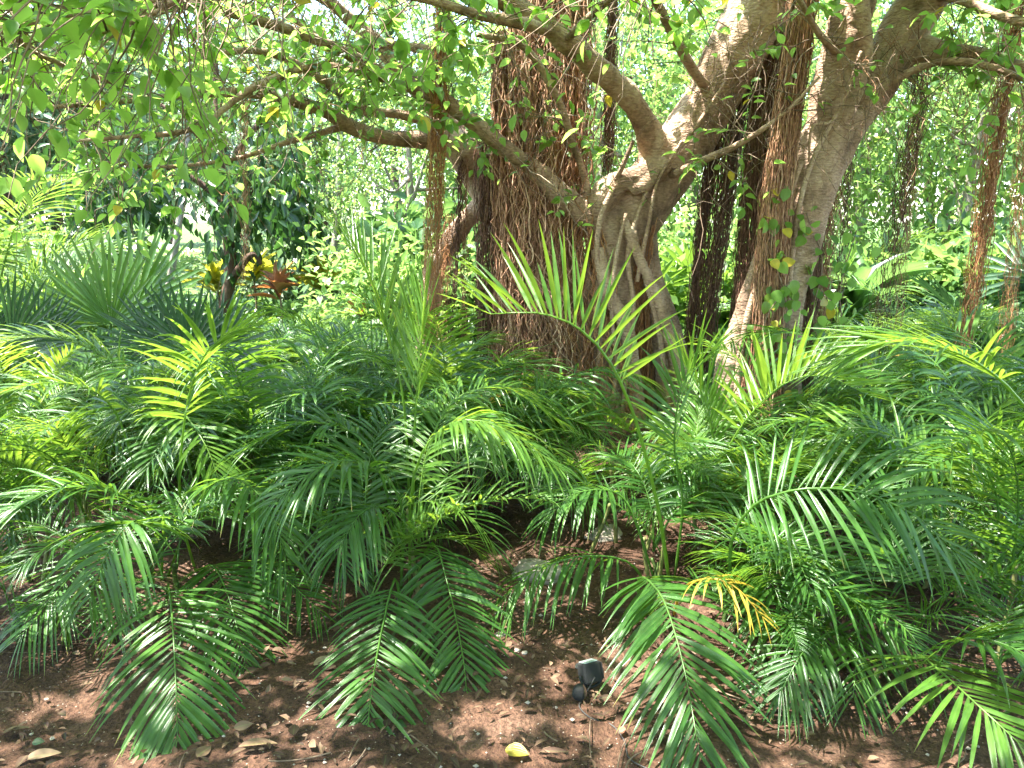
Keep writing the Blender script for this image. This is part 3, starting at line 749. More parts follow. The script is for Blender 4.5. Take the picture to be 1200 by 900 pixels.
# ------------------------------------------------------------------ palm fronds
def frond(mb, path, start, n, ln, wd, a0=70, a1=28, lift=15, droop=.5, roll=0, r0=.006, seed=0, jit=1.0, segs=7, Bdir=None, miss=.03, rseg=16, dens=1.55):
    """Feather-shaped frond: rachis along path, n leaflets per side from fraction `start` on."""
    n = int(n * dens); wd = wd * .86; ln = ln * 1.10
    g = np.random.default_rng(seed)
    p = smooth_path(path, 40)
    T = nrm(np.gradient(p, axis=0))
    if Bdir is None:
        h = p[-1] - p[0]; h = np.array([h[0], h[1], 0]); Bdir = np.cross(nrm(h), ZUP)
    B = nrm(Bdir[None] - T * (T @ Bdir)[:, None]); N = np.cross(B, T)
    if roll:
        a = R(roll); B, N = math.cos(a) * B + math.sin(a) * N, math.cos(a) * N - math.sin(a) * B
    ri = np.linspace(0, 39, rseg).astype(int)
    rr = np.interp(ri / 39, [0, start, 1], [r0 * 1.1, r0 * .75, r0 * .2])
    tube(mb, p[ri], rr, 5, (.75, 0, 0))
    s = start + (1 - start) * np.linspace(0.0, 1, n) ** 1.12
    s2 = np.concatenate([s, s + (1 - start) * .5 / n])
    sg = np.concatenate([np.ones(n), -np.ones(n)])
    keep = g.random(2 * n) > miss
    s2, sg = s2[keep], sg[keep]; m = len(s2)
    s2 = np.clip(s2 + g.normal(0, .004 * jit, m), 0, 1)
    q = (s2 - start) / (1 - start); q = np.clip(q, 0, 1)
    f = s2 * 39; i = np.clip(f.astype(int), 0, 38); fr = (f - i)[:, None]
    p0 = p[i] * (1 - fr) + p[i + 1] * fr
    t_, b_, n_ = T[i], B[i], N[i]
    a = R(1) * (a0 + (a1 - a0) * q ** 1.1 + g.normal(0, 5 * jit, m))
    v = R(1) * (lift + g.normal(0, 7 * jit, m))
    lat = sg[:, None] * b_ * np.cos(v)[:, None] + n_ * np.sin(v)[:, None]
    d0 = np.cos(a)[:, None] * t_ + np.sin(a)[:, None] * lat
    L = ln * np.interp(q, [0, .12, .4, .75, 1], [.66, .9, 1.0, .86, .58]) * g.uniform(.88, 1.08, m) * np.where(g.random(m) < .05, g.uniform(.35, .8, m), 1)
    u = np.linspace(0, 1, segs)
    dd = (droop + .18) * g.uniform(.5, 1.5, m)
    dirs = nrm(d0[:, None] + (dd[:, None] * u[None] ** 1.7)[..., None] * np.array([0, 0, -1.0]))
    pts = np.zeros((m, segs, 3)); pts[:, 0] = p0
    for k in range(1, segs):
        pts[:, k] = pts[:, k - 1] + .5 * (dirs[:, k - 1] + dirs[:, k]) * (L / (segs - 1))[:, None]
    nl = nrm(n_ * np.cos(v)[:, None] - sg[:, None] * b_ * np.sin(v)[:, None] + g.normal(0, .12 * jit, (m, 3)))
    wv = nrm(np.cross(dirs, nl[:, None])); nn = np.cross(wv, dirs)
    wp = np.interp(u, [0, .12, .34, .6, .82, 1], [.3, .78, 1, .80, .40, .03])
    W = wd * wp[None] * g.uniform(.82, 1.12, m)[:, None] * np.interp(q, [0, .2, .7, 1], [.85, 1, .85, .5])[:, None]
    l = pts + wv * W[..., None] * .5; r = pts - wv * W[..., None] * .5; c = pts - nn * W[..., None] * .16
    V = np.stack([l, c, r], 2)                        # m,segs,3,3
    base = (np.arange(m) * segs * 3)[:, None, None]
    k = (np.arange(segs - 1) * 3)[None, :, None]; e = np.arange(2)[None, None]
    Q = np.stack(np.broadcast_arrays(base + k + e, base + k + e + 1, base + k + e + 4, base + k + e + 3), -1).reshape(-1, 4)
    col = np.zeros((m, segs, 3, 3)); col[..., 0] = (g.random(m) * .6 + .2 * g.random())[:, None, None]
    col[..., 1] = np.array([-1, 0, 1])[None, None]; col[..., 2] = u[None, :, None]
    mb.add(V.reshape(-1, 3), Q, None, col.reshape(-1, 3))

def arc_path(L, e0, e1, side=0.0, n=12):
    """Rachis heading +X, elevation easing from e0 to e1 degrees."""
    u = np.linspace(0, 1, n); el = R(1) * (e0 + (e1 - e0) * u ** 1.25)
    d = np.stack([np.cos(el), side * u, np.sin(el)], -1) * L / n
    return np.vstack([[0, 0, 0], np.cumsum(d, 0)])

# prototype fronds, shared by the copies
PROTO = {}
def protos(kind, mat, count, Lr, e0r, e1r, ln, wd, n, seed, start=(.2, .32), droop=(.35, .9), lift=(5, 30), segs=7):
    g = np.random.default_rng(seed); out = []
    for k in range(count):
        mb = MB(); L = g.uniform(*Lr)
        frond(mb, arc_path(L, g.uniform(*e0r), g.uniform(*e1r), g.uniform(-.25, .25)), g.uniform(*start), n + int(g.integers(-3, 4)),
              ln * g.uniform(.85, 1.1), wd * g.uniform(.9, 1.15), g.uniform(66, 80), g.uniform(22, 36), g.uniform(*lift), g.uniform(*droop),
              0, .0055, seed * 50 + k, 1.2, segs, Bdir=np.array([0, -1.0, 0]))
        out.append(mb.mesh('frond', M[mat]))
    PROTO[kind] = out
protos('dark', 'palm', 13, (.65, 1.2), (50, 88), (-65, 15), .30, .021, 21, 1)
protos('light', 'palm_light', 10, (.7, 1.2), (52, 88), (-60, 20), .30, .019, 22, 2)
protos('long', 'palm', 9, (1.0, 1.45), (58, 86), (-75, -20), .34, .020, 25, 7, droop=(.6, 1.3), lift=(0, 20))
protos('sun', 'palm_sun', 5, (.9, 1.4), (60, 82), (-45, 5), .36, .022, 24, 3)
protos('fine', 'palm', 5, (.55, .8), (55, 80), (-50, 0), .20, .013, 20, 4)
protos('old', 'palm_yellow', 3, (.55, .8), (40, 70), (-60, -20), .24, .015, 15, 6)
protos('finelight', 'palm_light', 5, (.55, .8), (55, 80), (-50, 0), .20, .013, 20, 5)

def cane_mesh(h, r, seed):
    g = np.random.default_rng(seed); n = 22
    t = np.linspace(0, 1, n)
    p = np.stack([.03 * np.sin(t * 2 + g.random() * 3), .03 * np.sin(t * 2.4 + g.random() * 3), t * h], -1); p[:, :2] -= p[0, :2]
    rr = r * (1 - .3 * t) * (1 + .14 * (np.arange(n) % 5 == 0))
    mb = MB(); tube(mb, p, rr, 7, (g.random(), 0, 0)); return mb.mesh('cane', M['cane']), p[-1]
CANES = [cane_mesh(h, r, 60 + i) for i, (h, r) in enumerate([(.18, .012), (.3, .011), (.42, .012), (.55, .013), (.8, .015)])]

def inst(name, me, parent, loc, rot, sc):
    o = bpy.data.objects.new(name, me); C.objects.link(o); o.parent = parent
    o.location = loc; o.rotation_euler = rot; o.scale = (sc, sc, sc); return o

def palm_fill(t, n, kinds, size, g, tall=1.0, canes=3, az=None, spread=.10):
    """n fronds on a few canes around the plant's base; az=(centre,halfwidth) degrees limits headings."""
    tops = []
    for _ in range(canes):
        me, top = CANES[int(min(4, max(0, g.normal(1.6 * tall, .8))))]
        off = g.normal(0, spread, 2); rz = g.random() * 6.28
        inst('cane', me, t, (off[0], off[1], -.03), (g.normal(0, .1), g.normal(0, .1), rz), 1)
        tops.append(np.array([off[0], off[1], top[2] - .06]))
    for k in range(n):
        kind = kinds[int(g.integers(0, len(kinds)))]
        if g.random() < .018: kind = 'old'
        me = PROTO[kind][int(g.integers(0, len(PROTO[kind])))]
        h = g.random() * 360 if az is None else az[0] + g.uniform(-az[1], az[1])
        o = tops[int(g.integers(0, len(tops)))] * np.array([1, 1, g.uniform(.75, 1)])
        inst('frond', me, t, o, (g.normal(0, .12), g.normal(0, .16), R(h)), size * g.uniform(.75, 1.15))

def hero(t, rows, n, ln, wd, mat='palm', start=.35, **kw):
    pts = [P(*r) for r in rows]
    mb = MB(); frond(mb, np.array(pts), start, n, ln, wd, seed=kw.pop('seed', random.randint(0, 9999)), **kw)
    me = mb.mesh('frond', M[mat]); me.transform(Matrix.Translation(-t.location))
    o = bpy.data.objects.new('frond', me); C.objects.link(o); o.parent = t
    return o

def palm(px, py, label, n, kinds, size=1.0, tall=1.0, canes=3, az=None, seed=0, cat='palm', group=None, name='palm_clump', spread=.10):
    t = thing(name, label, cat, G(px, py), group)
    palm_fill(t, n, kinds, size, np.random.default_rng(1000 + seed), tall, canes, az, spread)
    return t
# pale roots running down the bark
def creeping_roots(lines, tree, mat, seed):
    g = np.random.default_rng(seed); mb = MB()
    for rows in lines:
        p, r = px_path(rows, 40)
        p = p + np.stack([noise3(p, 7, seed), noise3(p, 7, seed + 1), 0 * r], -1) * .018
        tube(mb, p, .62 * r * (1 + .2 * noise3(p, 20, seed)), 7, (g.uniform(.3, 1), 0, 0))
    link('clinging_roots', mb.mesh('clinging_roots', M[mat]), tree)
creeping_roots([[(770, 200, 5.62, 4), (752, 240, 5.6, 4), (738, 300, 5.62, 5), (742, 360, 5.65, 5), (735, 430, 5.65, 5), (730, 505, 5.65, 6)],
                [(720, 220, 5.6, 5), (705, 255, 5.58, 6), (700, 300, 5.62, 5), (706, 350, 5.65, 5), (700, 430, 5.65, 6), (694, 505, 5.62, 8)],
                [(745, 270, 5.6, 4), (758, 330, 5.68, 4), (772, 390, 5.68, 5), (780, 450, 5.68, 5), (792, 505, 5.68, 6)],
                [(735, 250, 5.58, 3), (722, 310, 5.6, 4), (716, 370, 5.62, 4), (722, 430, 5.62, 4), (716, 500, 5.6, 6)],
                [(800, 165, 5.55, 3), (770, 215, 5.55, 3), (760, 270, 5.6, 4), (748, 330, 5.65, 4)],
                [(850, 95, 5.5, 3), (815, 150, 5.55, 4), (778, 200, 5.58, 4)]], fig, 'bark', 5)
creeping_roots([[(940, 190, 4.95, 4), (915, 260, 5.0, 5), (895, 310, 5.0, 5), (878, 360, 4.98, 6), (868, 420, 4.95, 6), (862, 500, 4.92, 8)],
                [(1010, 60, 4.9, 3), (985, 120, 4.93, 4), (955, 180, 4.96, 4), (935, 250, 5.0, 5), (925, 340, 5.02, 5), (918, 450, 5.0, 6), (915, 530, 4.95, 7)],
                [(1000, 90, 4.9, 2), (975, 140, 4.92, 2.5), (950, 150, 4.92, 2.5), (948, 190, 4.95, 2)]], fig2, 'bark', 6)
# ------------------------------------------------------------------ foreground palms
t = palm(198, 712, 'dark clump at the lower left whose glossy frond spreads over bare soil like a hand', 6, ['dark'], .72, .5, 4, (180, 180), 1)
hero(t, [(195, 705, 2.85), (197, 685, 2.68), (202, 728, 2.42), (206, 800, 2.22), (208, 866, 2.08)], 21, .31, .021, start=.32, a0=72, a1=22, lift=-4, droop=.55, seed=11, dens=1.85)
hero(t, [(215, 700, 2.95), (245, 662, 2.85), (268, 700, 2.70), (288, 780, 2.48)], 19, .28, .019, start=.35, lift=0, droop=.6, seed=12, dens=1.85)
hero(t, [(190, 690, 3.2), (185, 620, 3.0), (140, 580, 2.8), (70, 572, 2.7), (-10, 606, 2.6)], 24, .32, .018, start=.35, lift=12, droop=.7, seed=13)
hero(t, [(195, 680, 3.2), (230, 590, 3.0), (270, 560, 2.85), (312, 590, 2.75), (335, 650, 2.7)], 20, .30, .020, 'palm', start=.35, lift=5, droop=1.1, seed=14)
hero(t, [(150, 690, 3.1), (110, 655, 2.9), (70, 690, 2.7), (25, 745, 2.55)], 18, .28, .018, start=.3, lift=0, droop=.8, seed=15)
hero(t, [(230, 690, 3.0), (290, 660, 2.95), (335, 680, 2.85), (378, 720, 2.75)], 16, .22, .016, start=.35, lift=0, droop=.7, seed=16)
hero(t, [(235, 690, 3.3), (212, 600, 3.1), (214, 510, 3.0), (230, 435, 2.95), (262, 394, 2.95), (318, 378, 3.0)], 22, .28, .019, 'palm_light', start=.45, lift=20, droop=.55, seed=17)
hero(t, [(180, 690, 3.1), (176, 640, 2.8), (160, 610, 2.6), (130, 640, 2.5), (105, 700, 2.45)], 18, .28, .020, start=.4, lift=0, droop=1.2, seed=18)

t = palm(120, 640, 'pale green clump at the left edge with fronds arching over lit leaf litter', 9, ['light', 'long'], .85, .7, 4, None, 2)
hero(t, [(170, 620, 3.4), (150, 520, 3.3), (120, 465, 3.2), (60, 448, 3.1), (-30, 470, 3.0)], 24, .28, .018, 'palm_light', start=.42, lift=15, droop=.6, seed=21)
hero(t, [(160, 620, 3.5), (175, 520, 3.4), (160, 455, 3.35), (110, 410, 3.35), (40, 395, 3.3), (-30, 410, 3.2)], 22, .26, .016, 'palm_sun', start=.45, lift=20, droop=.5, seed=22)
hero(t, [(110, 630, 3.5), (80, 560, 3.3), (40, 525, 3.1), (-40, 520, 2.9)], 20, .30, .018, 'palm', start=.4, lift=15, droop=.7, seed=23)
hero(t, [(175, 640, 3.4), (190, 545, 3.3), (205, 480, 3.3), (240, 520, 3.1), (262, 580, 3.0)], 18, .26, .018, 'palm_light', start=.45, lift=10, droop=.9, seed=24)

t = palm(475, 712, 'tall central clump with drooping dark fronds and upright spears above', 7, ['dark', 'light'], .9, .7, 5, (90, 120), 3)
hero(t, [(470, 720, 2.75), (463, 678, 2.70), (446, 745, 2.45), (434, 820, 2.2), (429, 893, 2.05)], 23, .28, .020, start=.33, a0=70, a1=20, lift=-4, droop=.5, seed=31, dens=1.85)
hero(t, [(480, 700, 3.0), (506, 636, 2.95), (526, 690, 2.75), (541, 760, 2.5), (549, 828, 2.3)], 22, .28, .019, start=.33, lift=-2, droop=.6, seed=32, dens=1.85)
hero(t, [(470, 690, 3.0), (470, 590, 2.85), (430, 545, 2.75), (380, 545, 2.65), (318, 590, 2.6)], 21, .30, .021, 'palm', start=.4, lift=5, droop=1.0, seed=33)
hero(t, [(480, 690, 3.0), (484, 560, 2.9), (525, 498, 2.85), (585, 500, 2.8), (655, 548, 2.75)], 22, .31, .020, 'palm_light', start=.42, lift=0, droop=1.5, seed=34)
hero(t, [(480, 600, 3.3), (474, 480, 3.25), (458, 400, 3.25), (436, 330, 3.3), (405, 283, 3.4)], 17, .36, .024, 'palm_light', start=.42, a0=36, a1=18, lift=25, droop=.02, seed=35)
hero(t, [(484, 600, 3.2), (486, 500, 3.2), (492, 410, 3.2), (497, 345, 3.25)], 14, .36, .022, 'palm_light', start=.42, a0=34, a1=16, lift=20, droop=.02, seed=36)
hero(t, [(470, 640, 3.1), (440, 540, 3.0), (400, 500, 3.0), (340, 500, 2.95), (280, 530, 2.9)], 20, .26, .018, 'palm', start=.4, lift=15, droop=.7, seed=37)
hero(t, [(490, 640, 3.1), (500, 540, 3.2), (530, 470, 3.3), (590, 455, 3.4), (650, 490, 3.4)], 20, .28, .016, 'palm_light', start=.4, lift=15, droop=.8, seed=38)
hero(t, [(470, 660, 3.0), (452, 600, 2.8), (425, 600, 2.7), (398, 640, 2.6)], 16, .27, .020, 'palm', start=.4, lift=0, droop=1.3, seed=39)

t = palm(775, 700, 'clump with a large bowed frond and a long bent one crossing the trunk', 5, ['dark'], .72, .5, 4, (60, 120), 4)
hero(t, [(785, 690, 3.0), (772, 600, 2.9), (747, 500, 2.75), (718, 430, 2.65), (680, 386, 2.6), (632, 367, 2.6), (575, 368, 2.65)], 18, .34, .021, 'palm_light', start=.44, a0=82, a1=50, lift=62, droop=.05, seed=41, r0=.008, dens=1.0)
hero(t, [(755, 740, 2.7), (748, 678, 2.65), (776, 700, 2.5), (801, 780, 2.25), (820, 885, 2.0)], 20, .33, .026, start=.32, a0=72, a1=24, lift=0, droop=.45, seed=42, r0=.007, dens=1.85)
hero(t, [(760, 690, 2.95), (735, 658, 2.9), (680, 652, 2.85), (622, 672, 2.8), (588, 705, 2.75)], 19, .27, .019, start=.3, lift=-15, droop=1.2, seed=43)
hero(t, [(790, 720, 2.7), (800, 690, 2.6), (830, 678, 2.5), (862, 688, 2.45), (893, 722, 2.4)], 7, .16, .016, 'palm_yellow', start=.4, lift=-5, droop=.8, seed=44)
hero(t, [(790, 680, 3.1), (800, 590, 3.05), (790, 520, 3.0), (800, 450, 3.0), (830, 420, 3.0)], 16, .28, .018, 'palm', start=.45, a0=50, a1=20, lift=25, droop=.2, seed=45)
hero(t, [(770, 690, 3.0), (740, 600, 2.95), (715, 575, 2.9), (670, 580, 2.85), (640, 610, 2.8)], 14, .24, .02, 'palm', start=.4, lift=0, droop=1.0, seed=46)

t = palm(880, 700, 'clump whose broad comb-like frond hangs level across the shadows at the right', 7, ['dark'], .85, .6, 4, (0, 110), 5)
hero(t, [(860, 720, 2.75), (856, 640, 2.6), (884, 592, 2.5), (940, 573, 2.4), (1010, 577, 2.35), (1072, 604, 2.3), (1120, 648, 2.3)], 23, .31, .020, 'palm', start=.30, a0=80, a1=16, lift=4, droop=.55, roll=-48, seed=51, r0=.007, dens=1.3)
hero(t, [(925, 710, 2.6), (935, 683, 2.5), (985, 694, 2.4), (1040, 735, 2.3), (1092, 782, 2.2)], 13, .27, .019, start=.3, lift=0, droop=.45, seed=52)
hero(t, [(870, 720, 2.8), (870, 690, 2.7), (900, 715, 2.55), (925, 770, 2.4), (935, 830, 2.3)], 15, .24, .019, start=.3, lift=0, droop=.7, seed=53)

t = palm(1010, 775, 'low dark clump with drooping fronds over shaded soil near the bottom right', 6, ['dark', 'fine'], .75, .4, 5, None, 6)
hero(t, [(1030, 740, 2.9), (1015, 688, 2.7), (1006, 750, 2.45), (1000, 815, 2.3)], 17, .24, .018, start=.3, lift=0, droop=.6, seed=61)
hero(t, [(1000, 780, 2.6), (985, 740, 2.5), (945, 760, 2.35), (915, 810, 2.25)], 15, .25, .019, start=.3, lift=0, droop=.8, seed=62)

t = palm(1075, 830, 'light green clump in the bottom right corner with a fanned glossy frond', 4, ['dark'], .7, .4, 3, (20, 90), 7)
hero(t, [(1050, 800, 2.5), (1072, 768, 2.3), (1100, 785, 2.1), (1152, 832, 1.92), (1215, 890, 1.78)], 18, .28, .023, 'palm_light', start=.3, a0=75, a1=25, lift=0, droop=.35, seed=71)
hero(t, [(1090, 830, 2.3), (1110, 760, 2.2), (1160, 750, 2.1), (1230, 780, 2.0)], 15, .26, .02, 'palm', start=.35, lift=5, droop=.6, seed=72)

t = palm(1150, 690, 'tall clump at the right edge with a pale arched frond shining above the others', 9, ['long', 'light'], .9, .9, 5, None, 8)
hero(t, [(1235, 600, 3.0), (1215, 500, 2.9), (1160, 435, 2.85), (1095, 405, 2.8), (1035, 402, 2.8), (980, 425, 2.8)], 24, .34, .021, 'palm_light', start=.35, a0=48, a1=18, lift=8, droop=.35, seed=81, r0=.008)
hero(t, [(1160, 680, 3.0), (1170, 600, 2.8), (1150, 545, 2.7), (1100, 540, 2.6), (1050, 575, 2.55)], 18, .28, .018, 'palm', start=.35, lift=10, droop=.8, seed=82)
hero(t, [(1170, 700, 2.8), (1200, 640, 2.6), (1230, 620, 2.4)], 14, .3, .02, 'palm', start=.3, lift=10, droop=.7, seed=83)

t = palm(850, 600, 'clump before the leaning trunk with sunlit upright leaflets glowing yellow green', 5, ['light', 'dark'], .85, .9, 3, (90, 120), 9)
hero(t, [(840, 620, 3.7), (848, 540, 3.6), (876, 490, 3.55), (918, 450, 3.5), (965, 440, 3.45), (1015, 462, 3.4)], 18, .34, .021, 'palm_light', start=.35, a0=70, a1=30, lift=55, droop=.08, seed=91)
hero(t, [(845, 600, 3.8), (838, 530, 3.7), (826, 470, 3.7), (800, 425, 3.7)], 13, .33, .019, 'palm_light', start=.35, a0=40, a1=16, lift=30, droop=.08, seed=92)

# second and third rows
for i, a in enumerate([
    (330, 612, 'low dense clump filling the gap between the two biggest left clumps', 15, ['dark', 'long'], .9, .6),
    (420, 590, 'dark clump just behind the tall central one, its tips catching light', 12, ['long', 'light'], .85, .7),
    (560, 600, 'leafy clump in front of the root column, right of the upright spears', 13, ['light', 'long'], .95, .8),
    (640, 585, 'small arching clump between the root column and the pale rock', 9, ['light', 'fine'], .8, .6),
    (985, 640, 'dense shaded clump behind the comb-like frond', 11, ['dark'], .8, .45),
    (1090, 620, 'thick dark clump right of the leaning trunk with glints on its leaflets', 13, ['long', 'fine'], .9, .7),
    (20, 600, 'bright clump cut by the left edge of the view', 11, ['light', 'long'], .85, .7),
    (60, 560, 'clump below the big fan leaves at the far left', 12, ['light', 'dark'], .8, .5),
    (250, 560, 'clump of dark fronds under the blackish fan leaves', 13, ['long', 'light'], .75, .4),
    (1190, 590, 'clump cut by the right edge beneath the pale arched frond', 11, ['light', 'dark'], .95, .9),
    (1040, 560, 'clump of fine leaves between the leaning trunk and the thin hanging strands', 10, ['fine', 'light'], 1.0, .9),
    (1130, 540, 'clump at the foot of the thick ruddy hanging root', 11, ['light', 'dark'], .95, .9),
    (530, 545, 'grassy-looking clump at the left foot of the root column', 13, ['light', 'finelight'], 1.0, .9),
    (450, 535, 'clump left of the grassy one, half hidden by upright spears', 13, ['light', 'dark'], .9, .9),
    (350, 530, 'clump between the blackish fan leaves and the upright spears', 10, ['dark', 'finelight'], .9, .8),
    (790, 570, 'small clump at the right foot of the forked trunk', 7, ['light', 'finelight'], .7, .7),
    (710, 640, 'thin young clump rooted beside the pale rock', 6, ['finelight', 'fine'], .9, .6),
    (160, 560, 'clump of pale fronds before the tallest fan leaf', 12, ['light', 'dark'], .75, .5),
    (950, 590, 'clump hiding the foot of the leaning trunk', 7, ['dark', 'light'], .7, .5),
    (1180, 760, 'dark clump between the bottom right corner and the right edge', 8, ['dark'], .85, .6),
    (290, 590, 'clump with long arching fronds between the two left clumps and the fan palms', 12, ['light', 'dark'], 1.0, .7),
    (395, 640, 'shaded clump filling the gap left of the tall central one', 9, ['dark', 'fine'], .8, .5),
    (610, 560, 'pale arching clump at the right foot of the root column', 10, ['light', 'finelight'], .9, .8),
    (1060, 680, 'dense dark clump in the middle of the right-hand thicket of palms', 13, ['long', 'dark'], .85, .6),
    (935, 770, 'low clump with hanging leaflets right of the big bowed frond', 7, ['dark', 'fine'], .7, .4),
    (60, 760, 'sparse low clump on dappled soil in the lower left corner', 5, ['dark'], .6, .4),
    (830, 640, 'thin-leaved clump between the bent frond and the comb-like frond', 9, ['finelight', 'light'], .85, .7),
    (15, 690, 'dark feathery clump low at the left edge over lit ground', 6, ['dark', 'fine'], .75, .5),
]):
    palm(a[0], a[1], a[2], int(a[3] * 1.45), a[4], a[5], a[6], 4, None, 20 + i, group='palm clumps under the banyans')

# palms and ferns further in, each a clump of its own
def far_palm(px, y, label, kinds, n, size, seed, group):
    x = P(px, 258, y)[0]
    t = thing('palm_clump', label, 'palm', (x, y, float(gz(x, y))), group)
    palm_fill(t, n, kinds, size, np.random.default_rng(3000 + seed), 1.0, 3, None, .12)
fp = np.random.default_rng(50)
for i, px in enumerate([300, 370, 440, 505]):
    far_palm(px + fp.uniform(-15, 15), fp.uniform(5.8, 6.8), 'green clump in the bed between the blackish fan leaves and the root column', ['dark', 'finelight', 'light'], 11, .75, i, 'palms in the bed left of the root column')
for i, px in enumerate([960, 1020, 1085, 1160, 1230]):
    far_palm(px, fp.uniform(6.0, 7.2), 'feathery clump right of the leaning trunk, behind the hanging strands', ['light', 'dark', 'sun'], 11, .9, 20 + i, 'palms behind the hanging strands')
for i, px in enumerate([-60, 30, -20, 75]):
    far_palm(px, fp.uniform(6.8, 9), 'sunlit pale palm behind the fan leaves at the far left', ['sun', 'light'], 10, 1.15, 40 + i, 'sunlit palms behind the fan leaves')
for i, px in enumerate([770, 835, 900, 980, 1060, 1130, 1200]):
    far_palm(px, fp.uniform(8.5, 11), 'sunny palm in the thicket behind the two banyans', ['sun', 'light'], 10, 1.3, 60 + i, 'palms in the thicket behind the banyans')
t = thing('palm_clump', 'yellow-lit feather palm glowing in sun at the upper left', 'palm', (P(20, 258, 7.6)[0], 7.6, 0))
hero(t, [(-10, 395, 7.6), (0, 330, 7.5), (18, 265, 7.4), (45, 225, 7.3), (85, 205, 7.1)], 26, .62, .028, 'palm_sun', start=.35, a0=70, a1=25, lift=15, droop=.55, seed=401, r0=.014)
hero(t, [(-14, 395, 7.6), (-20, 320, 7.5), (-30, 270, 7.3), (-90, 240, 7.1)], 24, .6, .028, 'palm_sun', start=.35, lift=15, droop=.5, seed=402, r0=.014)
hero(t, [(-6, 395, 7.6), (20, 340, 7.8), (60, 300, 8.0), (110, 290, 8.1)], 24, .55, .028, 'palm_sun', start=.35, lift=15, droop=.6, seed=403, r0=.014)
palm_fill(t, 6, ['sun'], 1.4, np.random.default_rng(404))

# ------------------------------------------------------------------ fan palms
def fan_leaf(mb, hub, axis_, normal, Rr, nseg=26, spread=230, droop=.12, split=.42, wf=1.0, seed=0):
    g = np.random.default_rng(seed)
    A = nrm(np.asarray(axis_, float)); N = nrm(np.asarray(normal, float) - A * (A @ np.asarray(normal, float))); B = np.cross(N, A)
    ph = R(1) * np.linspace(-spread / 2, spread / 2, nseg); dl = R(spread) / (nseg - 1)
    u = np.array([.03, .2, split, .7, .87, 1.0]); m = nseg
    L = Rr * (.72 + .28 * np.cos(ph / 2)) * g.uniform(.93, 1.05, m)
    d = np.cos(ph)[:, None] * A + np.sin(ph)[:, None] * B
    d = nrm(d + .22 * N + g.normal(0, .02, (m, 3)))
    pts = hub + d[:, None] * (u[None, :, None] * L[:, None, None])
    pts[..., 2] -= droop * g.uniform(.5, 1.6, m)[:, None] * (np.clip(u - .35, 0, 1) ** 1.6)[None] * L[:, None]
    full = 2 * math.tan(dl / 2) * u[None] * L[:, None]
    w1 = full[:, 2:3]
    W = np.where(u[None] <= split, full, w1 * np.interp(u, [split, .7, .87, 1], [1, .85, .5, .02])[None]) * wf
    S = nrm(np.cross(d, N))
    l = pts + S[:, None] * W[..., None] * .5; r = pts - S[:, None] * W[..., None] * .5
    c = pts - N * (W * .28)[..., None]
    V = np.stack([l, c, r], 2)
    sg = len(u)
    base = (np.arange(m) * sg * 3)[:, None, None]; k = (np.arange(sg - 1) * 3)[None, :, None]; e = np.arange(2)[None, None]
    Q = np.stack(np.broadcast_arrays(base + k + e, base + k + e + 1, base + k + e + 4, base + k + e + 3), -1).reshape(-1, 4)
    col = np.zeros((m, sg, 3, 3)); col[..., 0] = (g.random(m) * .5 + .25)[:, None, None]
    col[..., 1] = np.array([-1, 0, 1])[None, None]; col[..., 2] = u[None, :, None]
    mb.add(V.reshape(-1, 3), Q, None, col.reshape(-1, 3))

def fan_palm(label, base, leaves_, mat, group=None, name='fan_palm'):
    """leaves_: (hub px, py, y, axis (x,y,z), normal (x,y,z), radius)"""
    t = thing(name, label, 'fan palm', base, group)
    for i, (px, py, y, ax, nm, rr, sp) in enumerate(leaves_):
        hub = P(px, py, y); mb = MB()
        s = np.array(base) + np.array([.02 * math.cos(i), .02 * math.sin(i), -.03])
        mid = (s + hub) / 2 + np.array([0, 0, .08])
        tube(mb, smooth_path([s, mid, hub], 14), np.linspace(.011, .006, 14), 6, (.9, 0, 0))
        fan_leaf(mb, hub, ax, nm, rr, 24, sp, seed=len(label) + i)
        link('fan_frond', mb.mesh('fan_frond', M[mat]), t)
    return t
b = G(130, 470)
fan_palm('big bright fan palm with ribbed leaves half lit by sun', b, [
    (130, 380, 5.0, (.06, .12, 1), (-.35, -1, .25), .66, 185), (158, 362, 5.3, (.5, .2, .8), (-.3, -1, .5), .70, 185),
    (98, 388, 5.1, (-.75, .1, .5), (.0, -.9, .5), .58, 170), (165, 405, 5.5, (.9, -.1, .3), (0, -.7, .8), .55, 190),
    (110, 440, 5.2, (-.4, -.6, .2), (0, -.6, .9), .5, 200)], 'fan')
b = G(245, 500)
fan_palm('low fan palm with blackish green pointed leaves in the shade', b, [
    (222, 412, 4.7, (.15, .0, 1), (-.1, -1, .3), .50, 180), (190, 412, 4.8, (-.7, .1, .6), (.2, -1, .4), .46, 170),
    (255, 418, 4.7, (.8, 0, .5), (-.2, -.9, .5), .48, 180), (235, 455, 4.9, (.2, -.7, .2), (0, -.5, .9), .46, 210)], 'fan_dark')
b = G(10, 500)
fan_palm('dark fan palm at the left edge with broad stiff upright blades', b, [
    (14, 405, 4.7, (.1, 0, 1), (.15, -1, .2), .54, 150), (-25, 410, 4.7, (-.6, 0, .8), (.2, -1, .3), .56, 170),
    (45, 412, 4.8, (.75, .1, .55), (-.1, -1, .4), .46, 150)], 'fan_dark')
